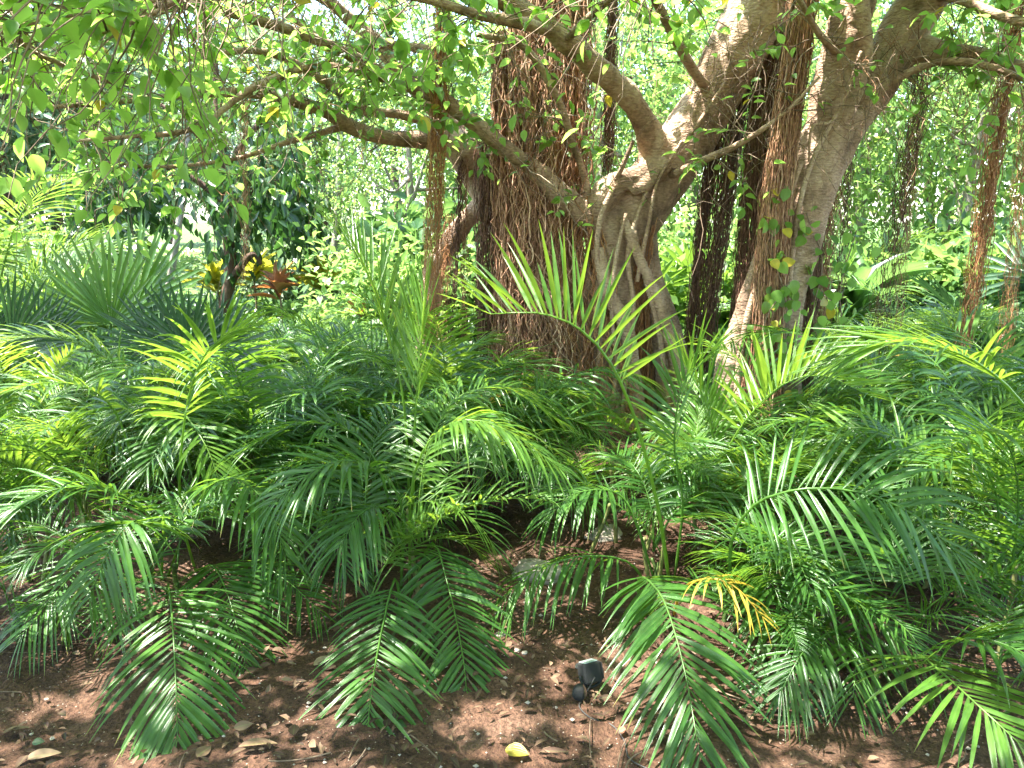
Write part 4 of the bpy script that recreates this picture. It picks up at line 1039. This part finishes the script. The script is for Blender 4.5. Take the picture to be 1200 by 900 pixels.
for (px, y, lab, s, mt) in [(792, 8.2, 'fan palm seen between the forked trunk and the dark root columns', 1.0, 'fan'),
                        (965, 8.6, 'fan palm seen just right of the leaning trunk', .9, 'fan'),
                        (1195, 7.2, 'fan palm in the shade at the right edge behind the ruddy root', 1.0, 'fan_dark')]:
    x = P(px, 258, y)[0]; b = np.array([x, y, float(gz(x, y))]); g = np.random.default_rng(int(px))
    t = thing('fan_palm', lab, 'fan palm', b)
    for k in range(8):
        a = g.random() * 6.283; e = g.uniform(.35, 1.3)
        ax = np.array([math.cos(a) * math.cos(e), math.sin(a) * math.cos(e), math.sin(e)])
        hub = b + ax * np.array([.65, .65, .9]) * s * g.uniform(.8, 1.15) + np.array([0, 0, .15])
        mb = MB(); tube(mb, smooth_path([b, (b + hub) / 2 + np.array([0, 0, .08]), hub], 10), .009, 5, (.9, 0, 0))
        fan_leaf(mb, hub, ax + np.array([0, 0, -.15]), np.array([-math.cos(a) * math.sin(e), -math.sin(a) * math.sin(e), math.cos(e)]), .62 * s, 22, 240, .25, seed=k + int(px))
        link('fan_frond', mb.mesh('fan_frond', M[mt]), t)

# ------------------------------------------------------------------ coloured garden plants
def rosette(px, y, label, mat, n, ln, wd, stem=.0, seed=0, cat='plant', name='cordyline', up=.9, tilt=1.0, group=None):
    x = P(px, 258, y)[0]; b = np.array([x, y, float(gz(x, y))]); g = np.random.default_rng(seed)
    t = thing(name, label, cat, b, group)
    mb = MB(); tube(mb, smooth_path([b + np.array([0, 0, -.05]), b + np.array([.02, 0, stem * .5]), b + np.array([.0, .02, stem + .05])], 8), np.linspace(.02, .012, 8), 6, (.3, 0, 0))
    link('stem', mb.mesh('stem', M['twig']), t)
    a = g.random(n) * 6.283; e = g.uniform(.25, 1.35, n)
    ax = np.stack([np.cos(a) * np.cos(e), np.sin(a) * np.cos(e), np.sin(e)], -1)
    pos = b + np.array([0, 0, 1]) * (stem + g.uniform(-.12, .08, n))[:, None] * 1.0 + ax * .03
    nm = np.stack([-np.cos(a) * np.sin(e), -np.sin(a) * np.sin(e), np.cos(e)], -1)
    mb = MB(); leaves(mb, pos, ax, nm, ln * g.uniform(.7, 1.1, n), wd * g.uniform(.8, 1.1, n), LANCE)
    link('leaves', mb.mesh('leaves', M[mat]), t)
    return t
rosette(322, 10.0, 'orange red leafy plant glowing beyond the shaded bed', 'red', 20, .38, .12, .72, 1)
rosette(421, 8.6, 'thin cordyline with brown stalk and few reddish leaves', 'red', 12, .30, .06, .62, 3)
rosette(378, 10.4, 'yellow green croton right of the orange red plant', 'yellow', 34, .5, .10, .75, 4, name='croton')
rosette(405, 10.8, 'yellow croton beside a pale thin trunk', 'yellow', 32, .5, .10, .7, 5, name='croton')
rosette(447, 10.2, 'yellow croton seen behind the upright palm spears', 'yellow', 34, .5, .10, .7, 6, name='croton')
rosette(545, 9.8, 'yellow plant seen between thin hanging roots left of the column', 'yellow', 36, .5, .12, .7, 7, name='croton')
rosette(292, 11.0, 'yellow bush right of the dark-leaved tree trunk', 'yellow', 40, .5, .12, .85, 8, name='croton')
rosette(248, 10.4, 'yellow plant left of the dark-leaved tree trunk', 'yellow', 30, .45, .12, .7, 9, name='croton')
for px_, y_, lab_, sd in [(1010, 8.2, 'wide paddle-leaved plant in the thicket just right of the leaning trunk', 21), (1150, 8.8, 'wide paddle-leaved plant behind the thick ruddy root', 22),
                          (775, 8.8, 'wide paddle-leaved plant behind the dark root columns', 23), (1075, 9.4, 'tall paddle-leaved plant between the thin dark hanging strands', 24), (470, 9.0, 'paddle-leaved plant behind the thin red root curtain', 25)]:
    rosette(px_, y_, lab_, 'mid' if sd % 2 else 'bright', 20, .85, .19, .75, sd, name='ginger_plant')
rosette(310, 8.4, 'broad green leaves in front of the orange red plant', 'mid', 22, .45, .14, .2, 10, name='ginger_plant')
rosette(372, 5.4, 'broad dark strap leaves left of the upright spears', 'mid', 16, .40, .075, .1, 11, name='ginger_plant')
rosette(475, 6.6, 'strap-leaved plant under the leaning bare limb', 'mid', 18, .38, .07, .1, 12, name='ginger_plant')
rosette(1185, 6.2, 'wide strap leaves beneath the shaded fan palm', 'mid', 22, .5, .09, .35, 13, name='ginger_plant')

# ------------------------------------------------------------------ vine on the leaning trunk
t = thing('climbing_vine', 'heart-leaved vine climbing the right side of the leaning trunk', 'vine', G(950, 540))
g = np.random.default_rng(90); mb = MB(); lm = MB(); ym = MB()
for k, rows in enumerate([[(945, 540, 5.0), (930, 440, 4.9), (920, 350, 4.9), (905, 290, 4.92), (912, 235, 4.95), (918, 215, 4.95)],
                          [(955, 540, 5.05), (968, 450, 5.05), (955, 370, 5.05), (962, 300, 5.1), (945, 250, 5.05)],
                          [(948, 530, 4.95), (905, 420, 4.85), (895, 380, 4.85), (925, 330, 4.88)],
                          [(965, 530, 5.1), (990, 420, 5.2), (985, 340, 5.2), (1005, 270, 5.3)]]):
    p = smooth_path([P(*r) for r in rows], 40); p = p + np.stack([noise3(p, 9, k), noise3(p, 9, k + 5), 0 * p[:, 0]], -1) * .02
    tube(mb, p, .004, 5, (.4, 0, 0))
    n = 46; i = g.integers(5, 40, n)
    pos = p[i] + g.normal(0, .05, (n, 3)) + np.array([0, -.03, 0]); ax = nrm(g.normal(0, .5, (n, 3)) + np.array([0, -.3, -.7])); nm = nrm(g.normal(0, .5, (n, 3)) + np.array([0, -.8, .6]))
    ln = g.uniform(.045, .095, n); yl = g.random(n) < .08
    leaves(lm, pos[~yl], ax[~yl], nm[~yl], ln[~yl], ln[~yl] * .8, ROUND); leaves(ym, pos[yl], ax[yl], nm[yl], ln[yl], ln[yl] * .8, ROUND)
link('stem', mb.mesh('stem', M['twig']), t); link('leaves', lm.mesh('leaves', M['ficus']), t)
if ym.n: link('yellowing_leaves', ym.mesh('yellowing_leaves', M['ficus_old']), t)

# ------------------------------------------------------------------ background trees and bushes
def crown_leaves(seed, rx, ry, rz, nclump, per, size, spread=.34, hollow=.45, tm=None, droop=.3):
    g = np.random.default_rng(seed); mb = MB()
    d = nrm(g.normal(0, 1, (nclump, 3))); rad = (hollow + (1 - hollow) * g.random(nclump) ** .6) * (1 + .22 * noise3(d, 3.2, seed))
    c = d * rad[:, None] * np.array([rx, ry, rz])
    n = nclump * per
    ci = np.repeat(np.arange(nclump), per)
    sp = spread * g.uniform(.6, 1.3, nclump)[ci]
    pos = c[ci] + g.normal(0, 1, (n, 3)) * sp[:, None] * np.array([1, 1, .7])
    ax = nrm(g.normal(0, .7, (n, 3)) + d[ci] * .6 + np.array([0, 0, -droop])); nm = nrm(g.normal(0, .55, (n, 3)) + np.array([0, 0, 1.0]))
    ln = size * g.uniform(.7, 1.25, n)
    cl = g.random(nclump)[ci]; tint = np.clip(.6 * cl + .4 * g.random(n), 0, 1)
    leaves(mb, pos, ax, nm, ln, ln * .5, tm or FAR, tint)
    return mb, c

def trunk_mesh(h, r, tips, seed, lean=(0, 0), nl=9):
    g = np.random.default_rng(seed); mb = MB()
    p = smooth_path([(0, 0, -.2), (lean[0] * .3 + g.normal(0, .05), lean[1] * .3, h * .35), (lean[0], lean[1], h), (lean[0] * 1.2, lean[1] * 1.1, h * 1.35)], 16)
    tube(mb, p, r * np.linspace(1.15, .4, 16), 9, (.5, 0, 0))
    for i in g.choice(len(tips), min(nl, len(tips)), replace=False):
        k = int(g.integers(7, 14)); s = p[k]; e = np.array(tips[i])
        tube(mb, smooth_path([s, s * .5 + e * .5 + np.array([0, 0, g.uniform(-.2, .3)]), e], 9), r * np.linspace(.45, .1, 9), 6, (.5, 0, 0))
    return mb

KINDS = {}
def tree_kind(kind, variants, h, r, rx, rz, nclump, per, size, mat, bark, seed, spread=.36, tm=None, droop=.3):
    out = []
    for v in range(variants):
        mb, c = crown_leaves(seed + v, rx, rx, rz, nclump, per, size, spread, .4, tm, droop)
        mb.v = [a + np.array([0, 0, h]) for a in mb.v]
        tr = trunk_mesh(h * .8, r, c * .8 + np.array([0, 0, h]), seed + v + 50, (.15 * (v - 1), .1))
        out.append((mb.mesh('crown', M[mat]), tr.mesh('trunk', M[bark])))
    KINDS[kind] = out
tree_kind('bright', 3, 3.4, .10, 2.1, 2.3, 135, 44, .11, 'bright', 'bark_pale', 500)
tree_kind('mid', 3, 4.2, .13, 2.6, 3.0, 130, 44, .14, 'mid', 'bark_brown', 520)
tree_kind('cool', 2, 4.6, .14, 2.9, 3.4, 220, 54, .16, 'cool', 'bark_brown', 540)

def tree(kind, v, x, y, s, label, group, name='leafy_tree', cat='tree', rz=None, sz=1.0):
    t = thing(name, label, cat, (x, y, float(gz(x, y)) - .05), group)
    t.rotation_euler = (0, 0, random.random() * 6.28 if rz is None else rz); t.scale = (s, s, s * sz)
    cr, tr = KINDS[kind][v % len(KINDS[kind])]
    for nme, me in (('trunk', tr), ('crown', cr)):
        o = bpy.data.objects.new(nme, me); C.objects.link(o); o.parent = t
    return t
tg = np.random.default_rng(9)
# thicket close behind the banyans
for px, y, s in [(480, 11.5, .75), (590, 12.5, 1.0), (700, 11.0, .95), (800, 12.5, 1.05), (900, 11.2, 1.0), (1010, 12.0, 1.05), (1120, 11.0, 1.0), (1230, 12.0, 1.05), (1330, 11, 1.0)]:
    tree('bright', int(tg.integers(0, 3)), P(px, 258, y)[0], y, s, 'yellow green sunlit tree in the thicket behind the banyans', 'sunlit trees behind the banyans')
for px, y, s in [(520, 19, 1.0), (640, 17, 1.1), (760, 18, 1.1), (880, 17, 1.1), (1000, 19, 1.15), (1120, 17, 1.1), (1240, 18, 1.2), (1380, 17, 1.2)]:
    tree('mid', int(tg.integers(0, 3)), P(px, 258, y)[0], y, s, 'deep green tree filling the gaps far behind the banyans', 'deep green trees far behind the banyans', rz=None)
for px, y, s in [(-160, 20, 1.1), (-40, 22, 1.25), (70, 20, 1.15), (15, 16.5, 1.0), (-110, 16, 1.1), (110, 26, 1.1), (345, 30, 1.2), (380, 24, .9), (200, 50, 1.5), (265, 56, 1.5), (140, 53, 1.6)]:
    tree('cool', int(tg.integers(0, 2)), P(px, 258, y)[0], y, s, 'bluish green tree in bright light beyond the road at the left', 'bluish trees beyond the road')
for px, y, s in [(-300, 34, 1.7), (-60, 40, 1.7), (560, 34, 1.4), (940, 34, 1.4), (1300, 34, 1.7), (1520, 30, 1.5)]:
    tree('mid', int(tg.integers(0, 3)), P(px, 258, y)[0], y, s, 'tall tree at the very back of the garden, only patches showing', 'tall trees at the back of the garden')

def bush_kind(kind, variants, rx, rz, nclump, per, size, mat, seed, tm=None):
    out = []
    for v in range(variants):
        mb, c = crown_leaves(seed + v, rx, rx, rz, nclump, per, size, .2, .35, tm, .15)
        mb.v = [np.stack([a[:, 0], a[:, 1], np.maximum(a[:, 2] + rz * .85, .02 + .05 * rng.random(len(a)))], -1) for a in mb.v]
        st = MB(); g = np.random.default_rng(seed + v)
        for i in range(8):
            e = c[int(g.integers(0, len(c)))] * .8 + np.array([0, 0, rz * .85])
            tube(st, smooth_path([(g.normal(0, .04), g.normal(0, .04), -.1), e * np.array([.4, .4, .5]), np.maximum(e, [-9, -9, .1])], 8), np.linspace(.016, .006, 8), 5, (.4, 0, 0))
        out.append((mb.mesh('foliage', M[mat]), st.mesh('stems', M['twig'])))
    KINDS[kind] = out
bush_kind('bush_bright', 3, .9, .75, 90, 55, .10, 'bright', 600)
bush_kind('bush_mid', 3, .9, .70, 90, 55, .10, 'mid', 620)
bush_kind('bush_cool', 2, 1.0, .75, 90, 55, .10, 'cool', 640)
bush_kind('bush_broad', 2, .95, .8, 60, 30, .19, 'mid', 660, OVATE_S)
def bush(kind, v, px, y, s, label, group, name='leafy_bush'):
    x = P(px, 258, y)[0]
    t = thing(name, label, 'bush', (x, y, float(gz(x, y))), group)
    t.rotation_euler = (0, 0, random.random() * 6.28); t.scale = (s, s, s * random.uniform(.85, 1.2))
    fo, st = KINDS[kind][v % len(KINDS[kind])]
    for nme, me in (('stems', st), ('foliage', fo)):
        o = bpy.data.objects.new(nme, me); C.objects.link(o); o.parent = t
for i, px in enumerate(range(455, 1330, 68)):
    bush(('bush_bright', 'bush_broad', 'bush_mid')[i % 3], i, px + tg.uniform(-20, 20), tg.uniform(8.3, 10.5), tg.uniform(.8, 1.2), 'bushy green shrub in the thicket behind the banyans', 'bushes in the thicket behind the banyans')
for i, px in enumerate([300, 345, 390, 435, 480, 270, 360, 420]):
    bush('bush_mid', i, px, 7.4 + .4 * (i % 3), .34 + .05 * (i % 3), 'low dark green bush in front of the coloured garden plants', 'low bushes before the coloured plants')
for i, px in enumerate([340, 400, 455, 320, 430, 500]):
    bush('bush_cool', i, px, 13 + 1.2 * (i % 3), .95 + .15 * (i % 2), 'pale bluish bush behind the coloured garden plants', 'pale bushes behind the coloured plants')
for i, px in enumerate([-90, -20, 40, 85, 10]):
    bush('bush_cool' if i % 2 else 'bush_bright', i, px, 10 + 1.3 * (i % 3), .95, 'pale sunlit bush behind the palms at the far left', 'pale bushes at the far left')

# dark-leaved tree with hanging leaves and a bent brown trunk
t = thing('mango_tree', 'small tree with dark drooping glossy leaves and a bent brown trunk', 'tree', G(258, 402))
YMG = G(258, 402)[1]
mb = MB()
for rows in [[(255, 410, YMG, 9), (262, 370, YMG, 7.5), (270, 320, YMG, 7), (268, 280, YMG, 6.5), (264, 220, YMG, 6), (258, 150, YMG, 5), (250, 60, YMG, 4)],
             [(268, 335, YMG, 5), (285, 308, YMG - .1, 4.2), (298, 298, YMG - .1, 3.2), (306, 310, YMG - .1, 2)], [(266, 250, YMG, 4), (300, 220, YMG, 3), (335, 210, YMG - .3, 2)],
             [(266, 240, YMG, 4), (210, 200, YMG, 3), (140, 195, YMG - .2, 2)], [(262, 200, YMG, 4), (300, 150, YMG, 3), (330, 120, YMG, 2)], [(262, 190, YMG, 3), (200, 130, YMG, 2), (150, 110, YMG, 1.5)]]:
    p, r = px_path(rows, 24); tube(mb, p, r, 9)
link('trunk', mb.mesh('trunk', M['bark_brown']), t)
g = np.random.default_rng(71); mb = MB()
for (px, py, n, sx, sy) in [(300, 235, 230, 24, 20), (345, 245, 190, 17, 22), (262, 222, 150, 16, 18), (320, 200, 140, 24, 11), (125, 230, 190, 20, 20), (165, 248, 120, 16, 16), (188, 215, 90, 14, 13),
                            (275, 275, 100, 9, 20), (352, 268, 100, 10, 14), (110, 250, 110, 10, 16), (150, 195, 120, 30, 10), (250, 182, 100, 25, 10), (150, 150, 110, 40, 14), (280, 130, 130, 35, 18), (110, 165, 90, 30, 14), (330, 160, 70, 20, 12)]:
    ctr = P(px, py, YMG); k = px2m(1, YMG)
    pos = ctr + g.normal(0, 1, (n, 3)) * np.array([sx * k, .45, sy * k])
    ax = nrm(g.normal(0, .45, (n, 3)) + np.array([0, 0, -.85])); nm = nrm(g.normal(0, .7, (n, 3)) + np.array([0, -.6, .5]))
    ln = g.uniform(.13, .22, n); leaves(mb, pos, ax, nm, ln, ln * .42, OVATE_S)
link('crown', mb.mesh('crown', M['mango']), t)

# slim bare trunks near it
def slim(rows, label, mat):
    t = thing('slim_tree', label, 'tree', G(rows[0][0], rows[0][1]))
    y = t.location.y; p, r = px_path([(a, b_, y, c) for a, b_, c in rows], 24)
    mb = MB(); tube(mb, p, r, 8); link('trunk', mb.mesh('trunk', M[mat]), t)
    g = np.random.default_rng(int(rows[0][0])); n = 420
    pos = p[-1] + g.normal(0, 1, (n, 3)) * np.array([.9, .9, .5]); ln = g.uniform(.10, .16, n)
    mb = MB(); leaves(mb, pos, nrm(g.normal(0, .6, (n, 3)) + np.array([0, 0, -.4])), nrm(g.normal(0, .5, (n, 3)) + ZUP), ln, ln * .5, OVATE_S)
    for i in g.integers(0, n, 14):
        tube(mb, smooth_path([p[-5], (p[-3] + pos[i]) / 2, pos[i]], 6), np.linspace(.02, .005, 6), 4, (.2, 0, 0))
    link('crown', mb.mesh('crown', M['cool']), t)
slim([(192, 372, 5), (204, 300, 4.2), (213, 240, 4), (220, 180, 3.5), (224, 60, 3)], 'slim grey leaning trunk left of the dark-leaved tree', 'bark_pale')
slim([(376, 378, 6), (383, 340, 5), (392, 295, 4.5), (398, 200, 4), (400, 60, 3)], 'slim pale trunk among the yellow crotons', 'bark_pale')
slim([(312, 345, 4.5), (312, 300, 4), (309, 265, 3.6), (306, 150, 3), (304, 60, 2.5)], 'slim whitish trunk behind the orange red plant', 'bark_pale')

for rows, lab, mt in [([(690, 330, 5), (692, 240, 4.5), (697, 120, 4), (700, -40, 3.5)], 'slim grey trunk glimpsed between the root column and the fork', 'bark_pale'),
                      ([(1095, 345, 5), (1090, 250, 4.5), (1083, 130, 4), (1080, -40, 3.5)], 'slim brown trunk in the thicket left of the thick ruddy root', 'bark_brown'),
                      ([(470, 345, 5), (466, 250, 4.2), (458, 130, 4), (455, -40, 3.5)], 'slim brown trunk in the thicket left of the thin red root curtain', 'bark_brown')]:
    slim(rows, lab, mt)

# ------------------------------------------------------------------ undergrowth, litter and small things on the ground
def undergrowth(n, boxes, lmin, lmax, mat, seed, hmax, tm, label, dens=None):
    g = np.random.default_rng(seed); mb = MB()
    x = []; y = []
    for (x0, x1, y0, y1, f) in boxes:
        k = int(n * f); x.append(g.uniform(x0, x1, k)); y.append(g.uniform(y0, y1, k))
    x = np.concatenate(x); y = np.concatenate(y); h = hmax * (.5 + .5 * np.clip(noise3(np.stack([x, y, 0 * x], -1), 2.2, seed) + .4, 0, 1.4))
    pos = np.stack([x, y, gz(x, y) + h * g.random(len(x)) ** .8], -1)
    ax = nrm(g.normal(0, .6, pos.shape) + np.array([0, 0, .25])); nm = nrm(g.normal(0, .5, pos.shape) + ZUP)
    ln = g.uniform(lmin, lmax, len(x)); leaves(mb, pos, ax, nm, ln, ln * (.22 if tm is LANCE else .5), tm, np.clip(noise3(pos, 1.5, seed + 3) * .4 + .5 + g.normal(0, .15, len(x)), 0, 1))
    o = mb.build('undergrowth', M[mat]); tag(o, label, 'undergrowth', kind='stuff')
undergrowth(80000, [(-10, -1.4, 6.6, 13, .6), (.9, 8, 6.6, 12, .4)], .07, .16, 'mid', 801, .50, OVATE_S, 'low broad leaves covering the beds behind the palms')
undergrowth(26000, [(-4, -.9, 4.9, 6.8, .5), (1.6, 5, 4.9, 6.8, .5)], .14, .30, 'mid', 802, .30, LANCE, 'low strap leaves between the palm clumps around the trunks')
undergrowth(50000, [(-26, 30, 12, 34, 1)], .16, .32, 'bright', 803, .5, FAR, 'sunlit ground cover reaching back under the far trees')

def scatter_ground(name, n, box, lmin, lmax, mat, tm, label, cat, seed, wf=.45, zt=.25):
    g = np.random.default_rng(seed); x = g.uniform(box[0], box[1], n); y = box[2] + (box[3] - box[2]) * g.random(n) ** 1.3
    pos = np.stack([x, y, gz(x, y) + .018 + .01 * g.random(n)], -1)
    ax = nrm(g.normal(0, 1, (n, 3)) * np.array([1, 1, zt])); nm = nrm(g.normal(0, .35, (n, 3)) + ZUP)
    ln = g.uniform(lmin, lmax, n); mb = MB(); leaves(mb, pos, ax, nm, ln, ln * wf * g.uniform(.6, 1.3, n), tm)
    o = mb.build(name, M[mat]); tag(o, label, cat, kind='stuff')
scatter_ground('leaf_litter', 9000, (-4, 4, 1.7, 7.5), .012, .05, 'litter', OVATE_S, 'scattered crumbs of dry brown leaf litter on the soil', 'leaf litter', 901)

def ground_twigs():
    g = np.random.default_rng(903); n = 420; segs = 7
    x = g.uniform(-3.4, 3.4, n); y = 1.8 + 5 * g.random(n) ** 1.3; a = g.random(n) * 6.28; t = np.linspace(-.5, .5, segs)
    ln = g.uniform(.04, .22, n)
    bend = g.normal(0, .10, n)[:, None] * (t[None] ** 2) * ln[:, None] * 3
    px = x[:, None] + np.cos(a)[:, None] * t[None] * ln[:, None] - np.sin(a)[:, None] * bend
    py = y[:, None] + np.sin(a)[:, None] * t[None] * ln[:, None] + np.cos(a)[:, None] * bend
    pz = gz(px, py) + .014 + .008 * g.random(n)[:, None]
    mb = MB(); tubes_many(mb, np.stack([px, py, pz], -1), np.repeat(g.uniform(.0012, .0035, n)[:, None], segs, 1), 4, g.random(n) * .3)
    o = mb.build('dead_twigs', M['twig']); tag(o, 'short dead twigs and leaf stalks strewn over the soil', 'twigs', kind='stuff')
ground_twigs()

def pebbles():
    g = np.random.default_rng(902); n = 2600; mb = MB()
    x = g.uniform(-3.6, 3.6, n); y = 1.7 + 5 * g.random(n) ** 1.4
    oc = np.array([(1, 0, 0), (-1, 0, 0), (0, 1, 0), (0, -1, 0), (0, 0, 1), (0, 0, -1)], float)
    tr = np.array([(0, 2, 4), (2, 1, 4), (1, 3, 4), (3, 0, 4), (2, 0, 5), (1, 2, 5), (3, 1, 5), (0, 3, 5)])
    s = (.003 + .008 * g.random(n) ** 4)
    v = np.stack([x, y, gz(x, y) + .004 + s * .4], -1)[:, None] + oc[None] * s[:, None, None] * g.uniform(.6, 1.3, (n, 6, 1)) * np.array([1, 1, .7])
    mb.add(v.reshape(-1, 3), None, (tr[None] + (np.arange(n) * 6)[:, None, None]).reshape(-1, 3))
    o = mb.build('pebbles', M['stone'], smooth=False); tag(o, 'tiny pale stones sprinkled over the brown soil', 'pebbles', kind='stuff')
pebbles()

def rock(px, py, s, label, seed, flat=.6):
    b = G(px, py); g = np.random.default_rng(seed)
    n = 26; th = np.linspace(0, np.pi, n); ph = np.linspace(0, 2 * np.pi, 40, endpoint=False)
    d = np.stack([np.outer(np.sin(th), np.cos(ph)), np.outer(np.sin(th), np.sin(ph)), np.outer(np.cos(th), np.ones(40))], -1)
    f = d.reshape(-1, 3)
    r = 1 + .30 * noise3(f, 2.2, seed) - .30 * np.abs(noise3(f, 3.5, seed + 1)) + .10 * noise3(f, 9, seed + 2) + .05 * noise3(f, 22, seed + 3)
    v = f * r[:, None] * np.array([1, .8, flat]) * s * np.where(f[:, 2:3] > .55, 1 - .25 * (f[:, 2:3] - .55), 1)
    i = np.arange(n - 1)[:, None] * 40; j = np.arange(40)[None]; k = (j + 1) % 40
    mb = MB(); mb.add(v + b + np.array([0, 0, s * flat * .12]), np.stack([i + j, i + 40 + j, i + 40 + k, i + k], -1).reshape(-1, 4))
    o = mb.build('rock', M['stone'], origin=b); tag(o, label, 'rock')
rock(632, 672, .13, 'pale limestone rock lit by sun between the central clumps', 5)
rock(708, 628, .10, 'half-hidden pale stone behind the sunlit limestone', 8)
for i, (px, py, s, lab) in enumerate([(586, 745, .022, 'largest white chip in the row of chips on bare soil'), (601, 751, .012, 'tiny white chip right of the largest chip'),
                                      (606, 762, .013, 'flat white chip below the tiny one'), (615, 765, .012, 'rightmost white chip of the row'),
                                      (678, 781, .015, 'white pebble just left of the garden spotlight'), (868, 797, .018, 'pale pebble under the big bowed frond'), (880, 812, .02, 'pinkish pebble beside the frond tip at right')]):
    rock(px, py, s, lab, 20 + i, .7)

def fallen_leaf(px, py, ln, wd, rot, mat, label, seed, curl=.12):
    b = G(px, py) + np.array([0, 0, .024]); g = np.random.default_rng(seed)
    tm = leaf_template([0, .1, .3, .5, .7, .88, 1], [.1, .6, 1.0, 1.0, .75, .35, .02], .16, curl)
    mb = MB(); a = R(rot); ax = np.array([[math.cos(a), math.sin(a), .12]])
    leaves(mb, b[None] - ax * ln * .5, ax, nrm(np.array([[g.normal(0, .25), g.normal(0, .25) - .15, 1.0]])), ln, wd, tm)
    o = mb.build('fallen_leaf', M[mat], origin=b); tag(o, label, 'fallen leaf')
for i, a in enumerate([(606, 888, .10, .065, -20, 'palm_yellow', 'yellow green fallen leaf at the bottom centre edge'),
                       (303, 879, .15, .045, 8, 'dry_leaf', 'long pale brown dry leaf flat on soil below the left clump'),
                       (240, 888, .07, .05, 60, 'dry_leaf', 'beige dry leaf standing on edge near the frond tip'),
                       (286, 858, .075, .035, 15, 'dry_leaf', 'olive brown leaf just above the long dry one'),
                       (52, 892, .13, .05, 15, 'dry_leaf', 'broad tan leaf in the bottom left corner'),
                       (46, 877, .05, .03, 0, 'mid', 'small green leaf lying near the bottom left corner'),
                       (20, 862, .10, .04, 25, 'dry_leaf', 'narrow tan leaf left of the small green one'),
                       (729, 862, .05, .028, 75, 'red', 'rust red leaf beside the spotlight cable'),
                       (380, 780, .11, .05, 45, 'dry_leaf', 'yellowish dry leaf leaning by the tall central clump'),
                       (4, 660, .09, .04, 10, 'ficus_old', 'orange yellow leaf at the left edge on pale ground'),
                       (476, 882, .055, .03, 80, 'litter', 'dark brown leaf upright near the bottom centre'),
                       (700, 845, .06, .03, 160, 'litter', 'dark crumpled leaf right of the spotlight cable bend'),
                       (345, 862, .07, .04, 100, 'litter', 'blackish leaf in shadow right of the olive one'),
                       (270, 800, .05, .03, 30, 'litter', 'brown leaf tucked under the handlike frond'),
                       (650, 888, .12, .025, -5, 'litter', 'thin dark strip of leaf right of the yellow green one')]):
    fallen_leaf(a[0], a[1], a[2] * .75, a[3] * .8, *a[4:], seed=i)

# dead fronds on the ground at the foot of the forked trunk
for i, (rows, lab) in enumerate([([(700, 560, 4.6), (740, 530, 4.6), (790, 535, 4.55), (850, 575, 4.5)], 'reddish dead frond arching over the ground before the forked trunk'),
                                 ([(690, 565, 4.7), (720, 550, 4.6), (765, 575, 4.4), (790, 620, 4.2)], 'brown dead frond bent down right of the central rocks'),
                                 ([(770, 590, 4.4), (730, 575, 4.4), (690, 585, 4.3), (660, 610, 4.2)], 'pale dry frond lying toward the rocks')]):
    b = G(rows[0][0], rows[0][1]); t = thing('dead_frond', lab, 'dead frond', b)
    hero(t, rows, 16, .26, .018, 'palm_dead', start=.2, a0=60, a1=20, lift=5, droop=.9, seed=700 + i)

# small dark garden spotlight with its cable
def spotlight():
    b = G(690, 812); t = thing('garden_spotlight', 'small dark square garden spotlight with cable on bare soil', 'spotlight', b)
    import bmesh
    def box(sx, sy, sz, bev, M4):
        bm = bmesh.new(); bmesh.ops.create_cube(bm, size=1); bmesh.ops.scale(bm, vec=(sx, sy, sz), verts=bm.verts)
        bmesh.ops.bevel(bm, geom=list(bm.edges), offset=bev, segments=2, affect='EDGES', profile=.5)
        bm.transform(M4); me = bpy.data.meshes.new('housing'); bm.to_mesh(me); bm.free(); return me
    tilt = Matrix.Translation((.005, .03, .062)) @ Matrix.Scale(.8, 4) @ Matrix.Rotation(R(25), 4, 'Z') @ Matrix.Rotation(R(-22), 4, 'X')
    me = box(.085, .07, .085, .008, tilt); me.materials.append(M['housing'])
    h = bpy.data.objects.new('housing', me); C.objects.link(h); h.parent = t
    me = box(.066, .052, .004, .0015, tilt @ Matrix.Translation((0, 0, .0435))); me.materials.append(plain_mat('frosted_glass', (.20, .25, .23), .25, 0, .15, 40))
    l = bpy.data.objects.new('lens', me); C.objects.link(l); l.parent = h
    for k in range(4):
        me = box(.004, .05, .07, .001, tilt @ Matrix.Translation((.0455, 0, 0)) @ Matrix.Translation((.004 * 0, -.03 + .02 * k, 0)) @ Matrix.Scale(.18, 4, (0, 1, 0)))
        me.materials.append(M['housing']); o = bpy.data.objects.new('cooling_fin', me); C.objects.link(o); o.parent = h
    mb = MB(); a = np.linspace(-.1, np.pi + .1, 14)
    for z in (0,):
        p = np.stack([.055 * np.cos(a), 0 * a, -.05 * np.sin(a)], -1); m3 = np.array((tilt @ Matrix.Translation((0, -.01, -.01))))
        p = p @ m3[:3, :3].T + m3[:3, 3]; tube(mb, p, .005, 6)
    me = mb.mesh('bracket', M['housing']); o = bpy.data.objects.new('bracket', me); C.objects.link(o); o.parent = t
    mb = MB(); tube(mb, np.array([(-.03, -.01, .012), (-.03, -.01, .018), (-.035, -.028, .022), (-.04, -.046, .024), (-.0405, -.05, .0245)]), np.array([.006, .022, .024, .022, .012]), 18)
    me = mb.mesh('knob', M['housing']); o = bpy.data.objects.new('knob', me); C.objects.link(o); o.parent = t
    pts = [np.array([.02, .0, .06]) + b] + [G(x, y) + np.array([0, 0, .003]) for x, y in [(684, 818), (679, 829), (692, 842), (716, 850), (731, 868), (738, 890), (765, 905)]]
    mb = MB(); tube(mb, smooth_path(pts, 50), .0026, 6); link('cable', mb.mesh('cable', M['cable']), t)
spotlight()
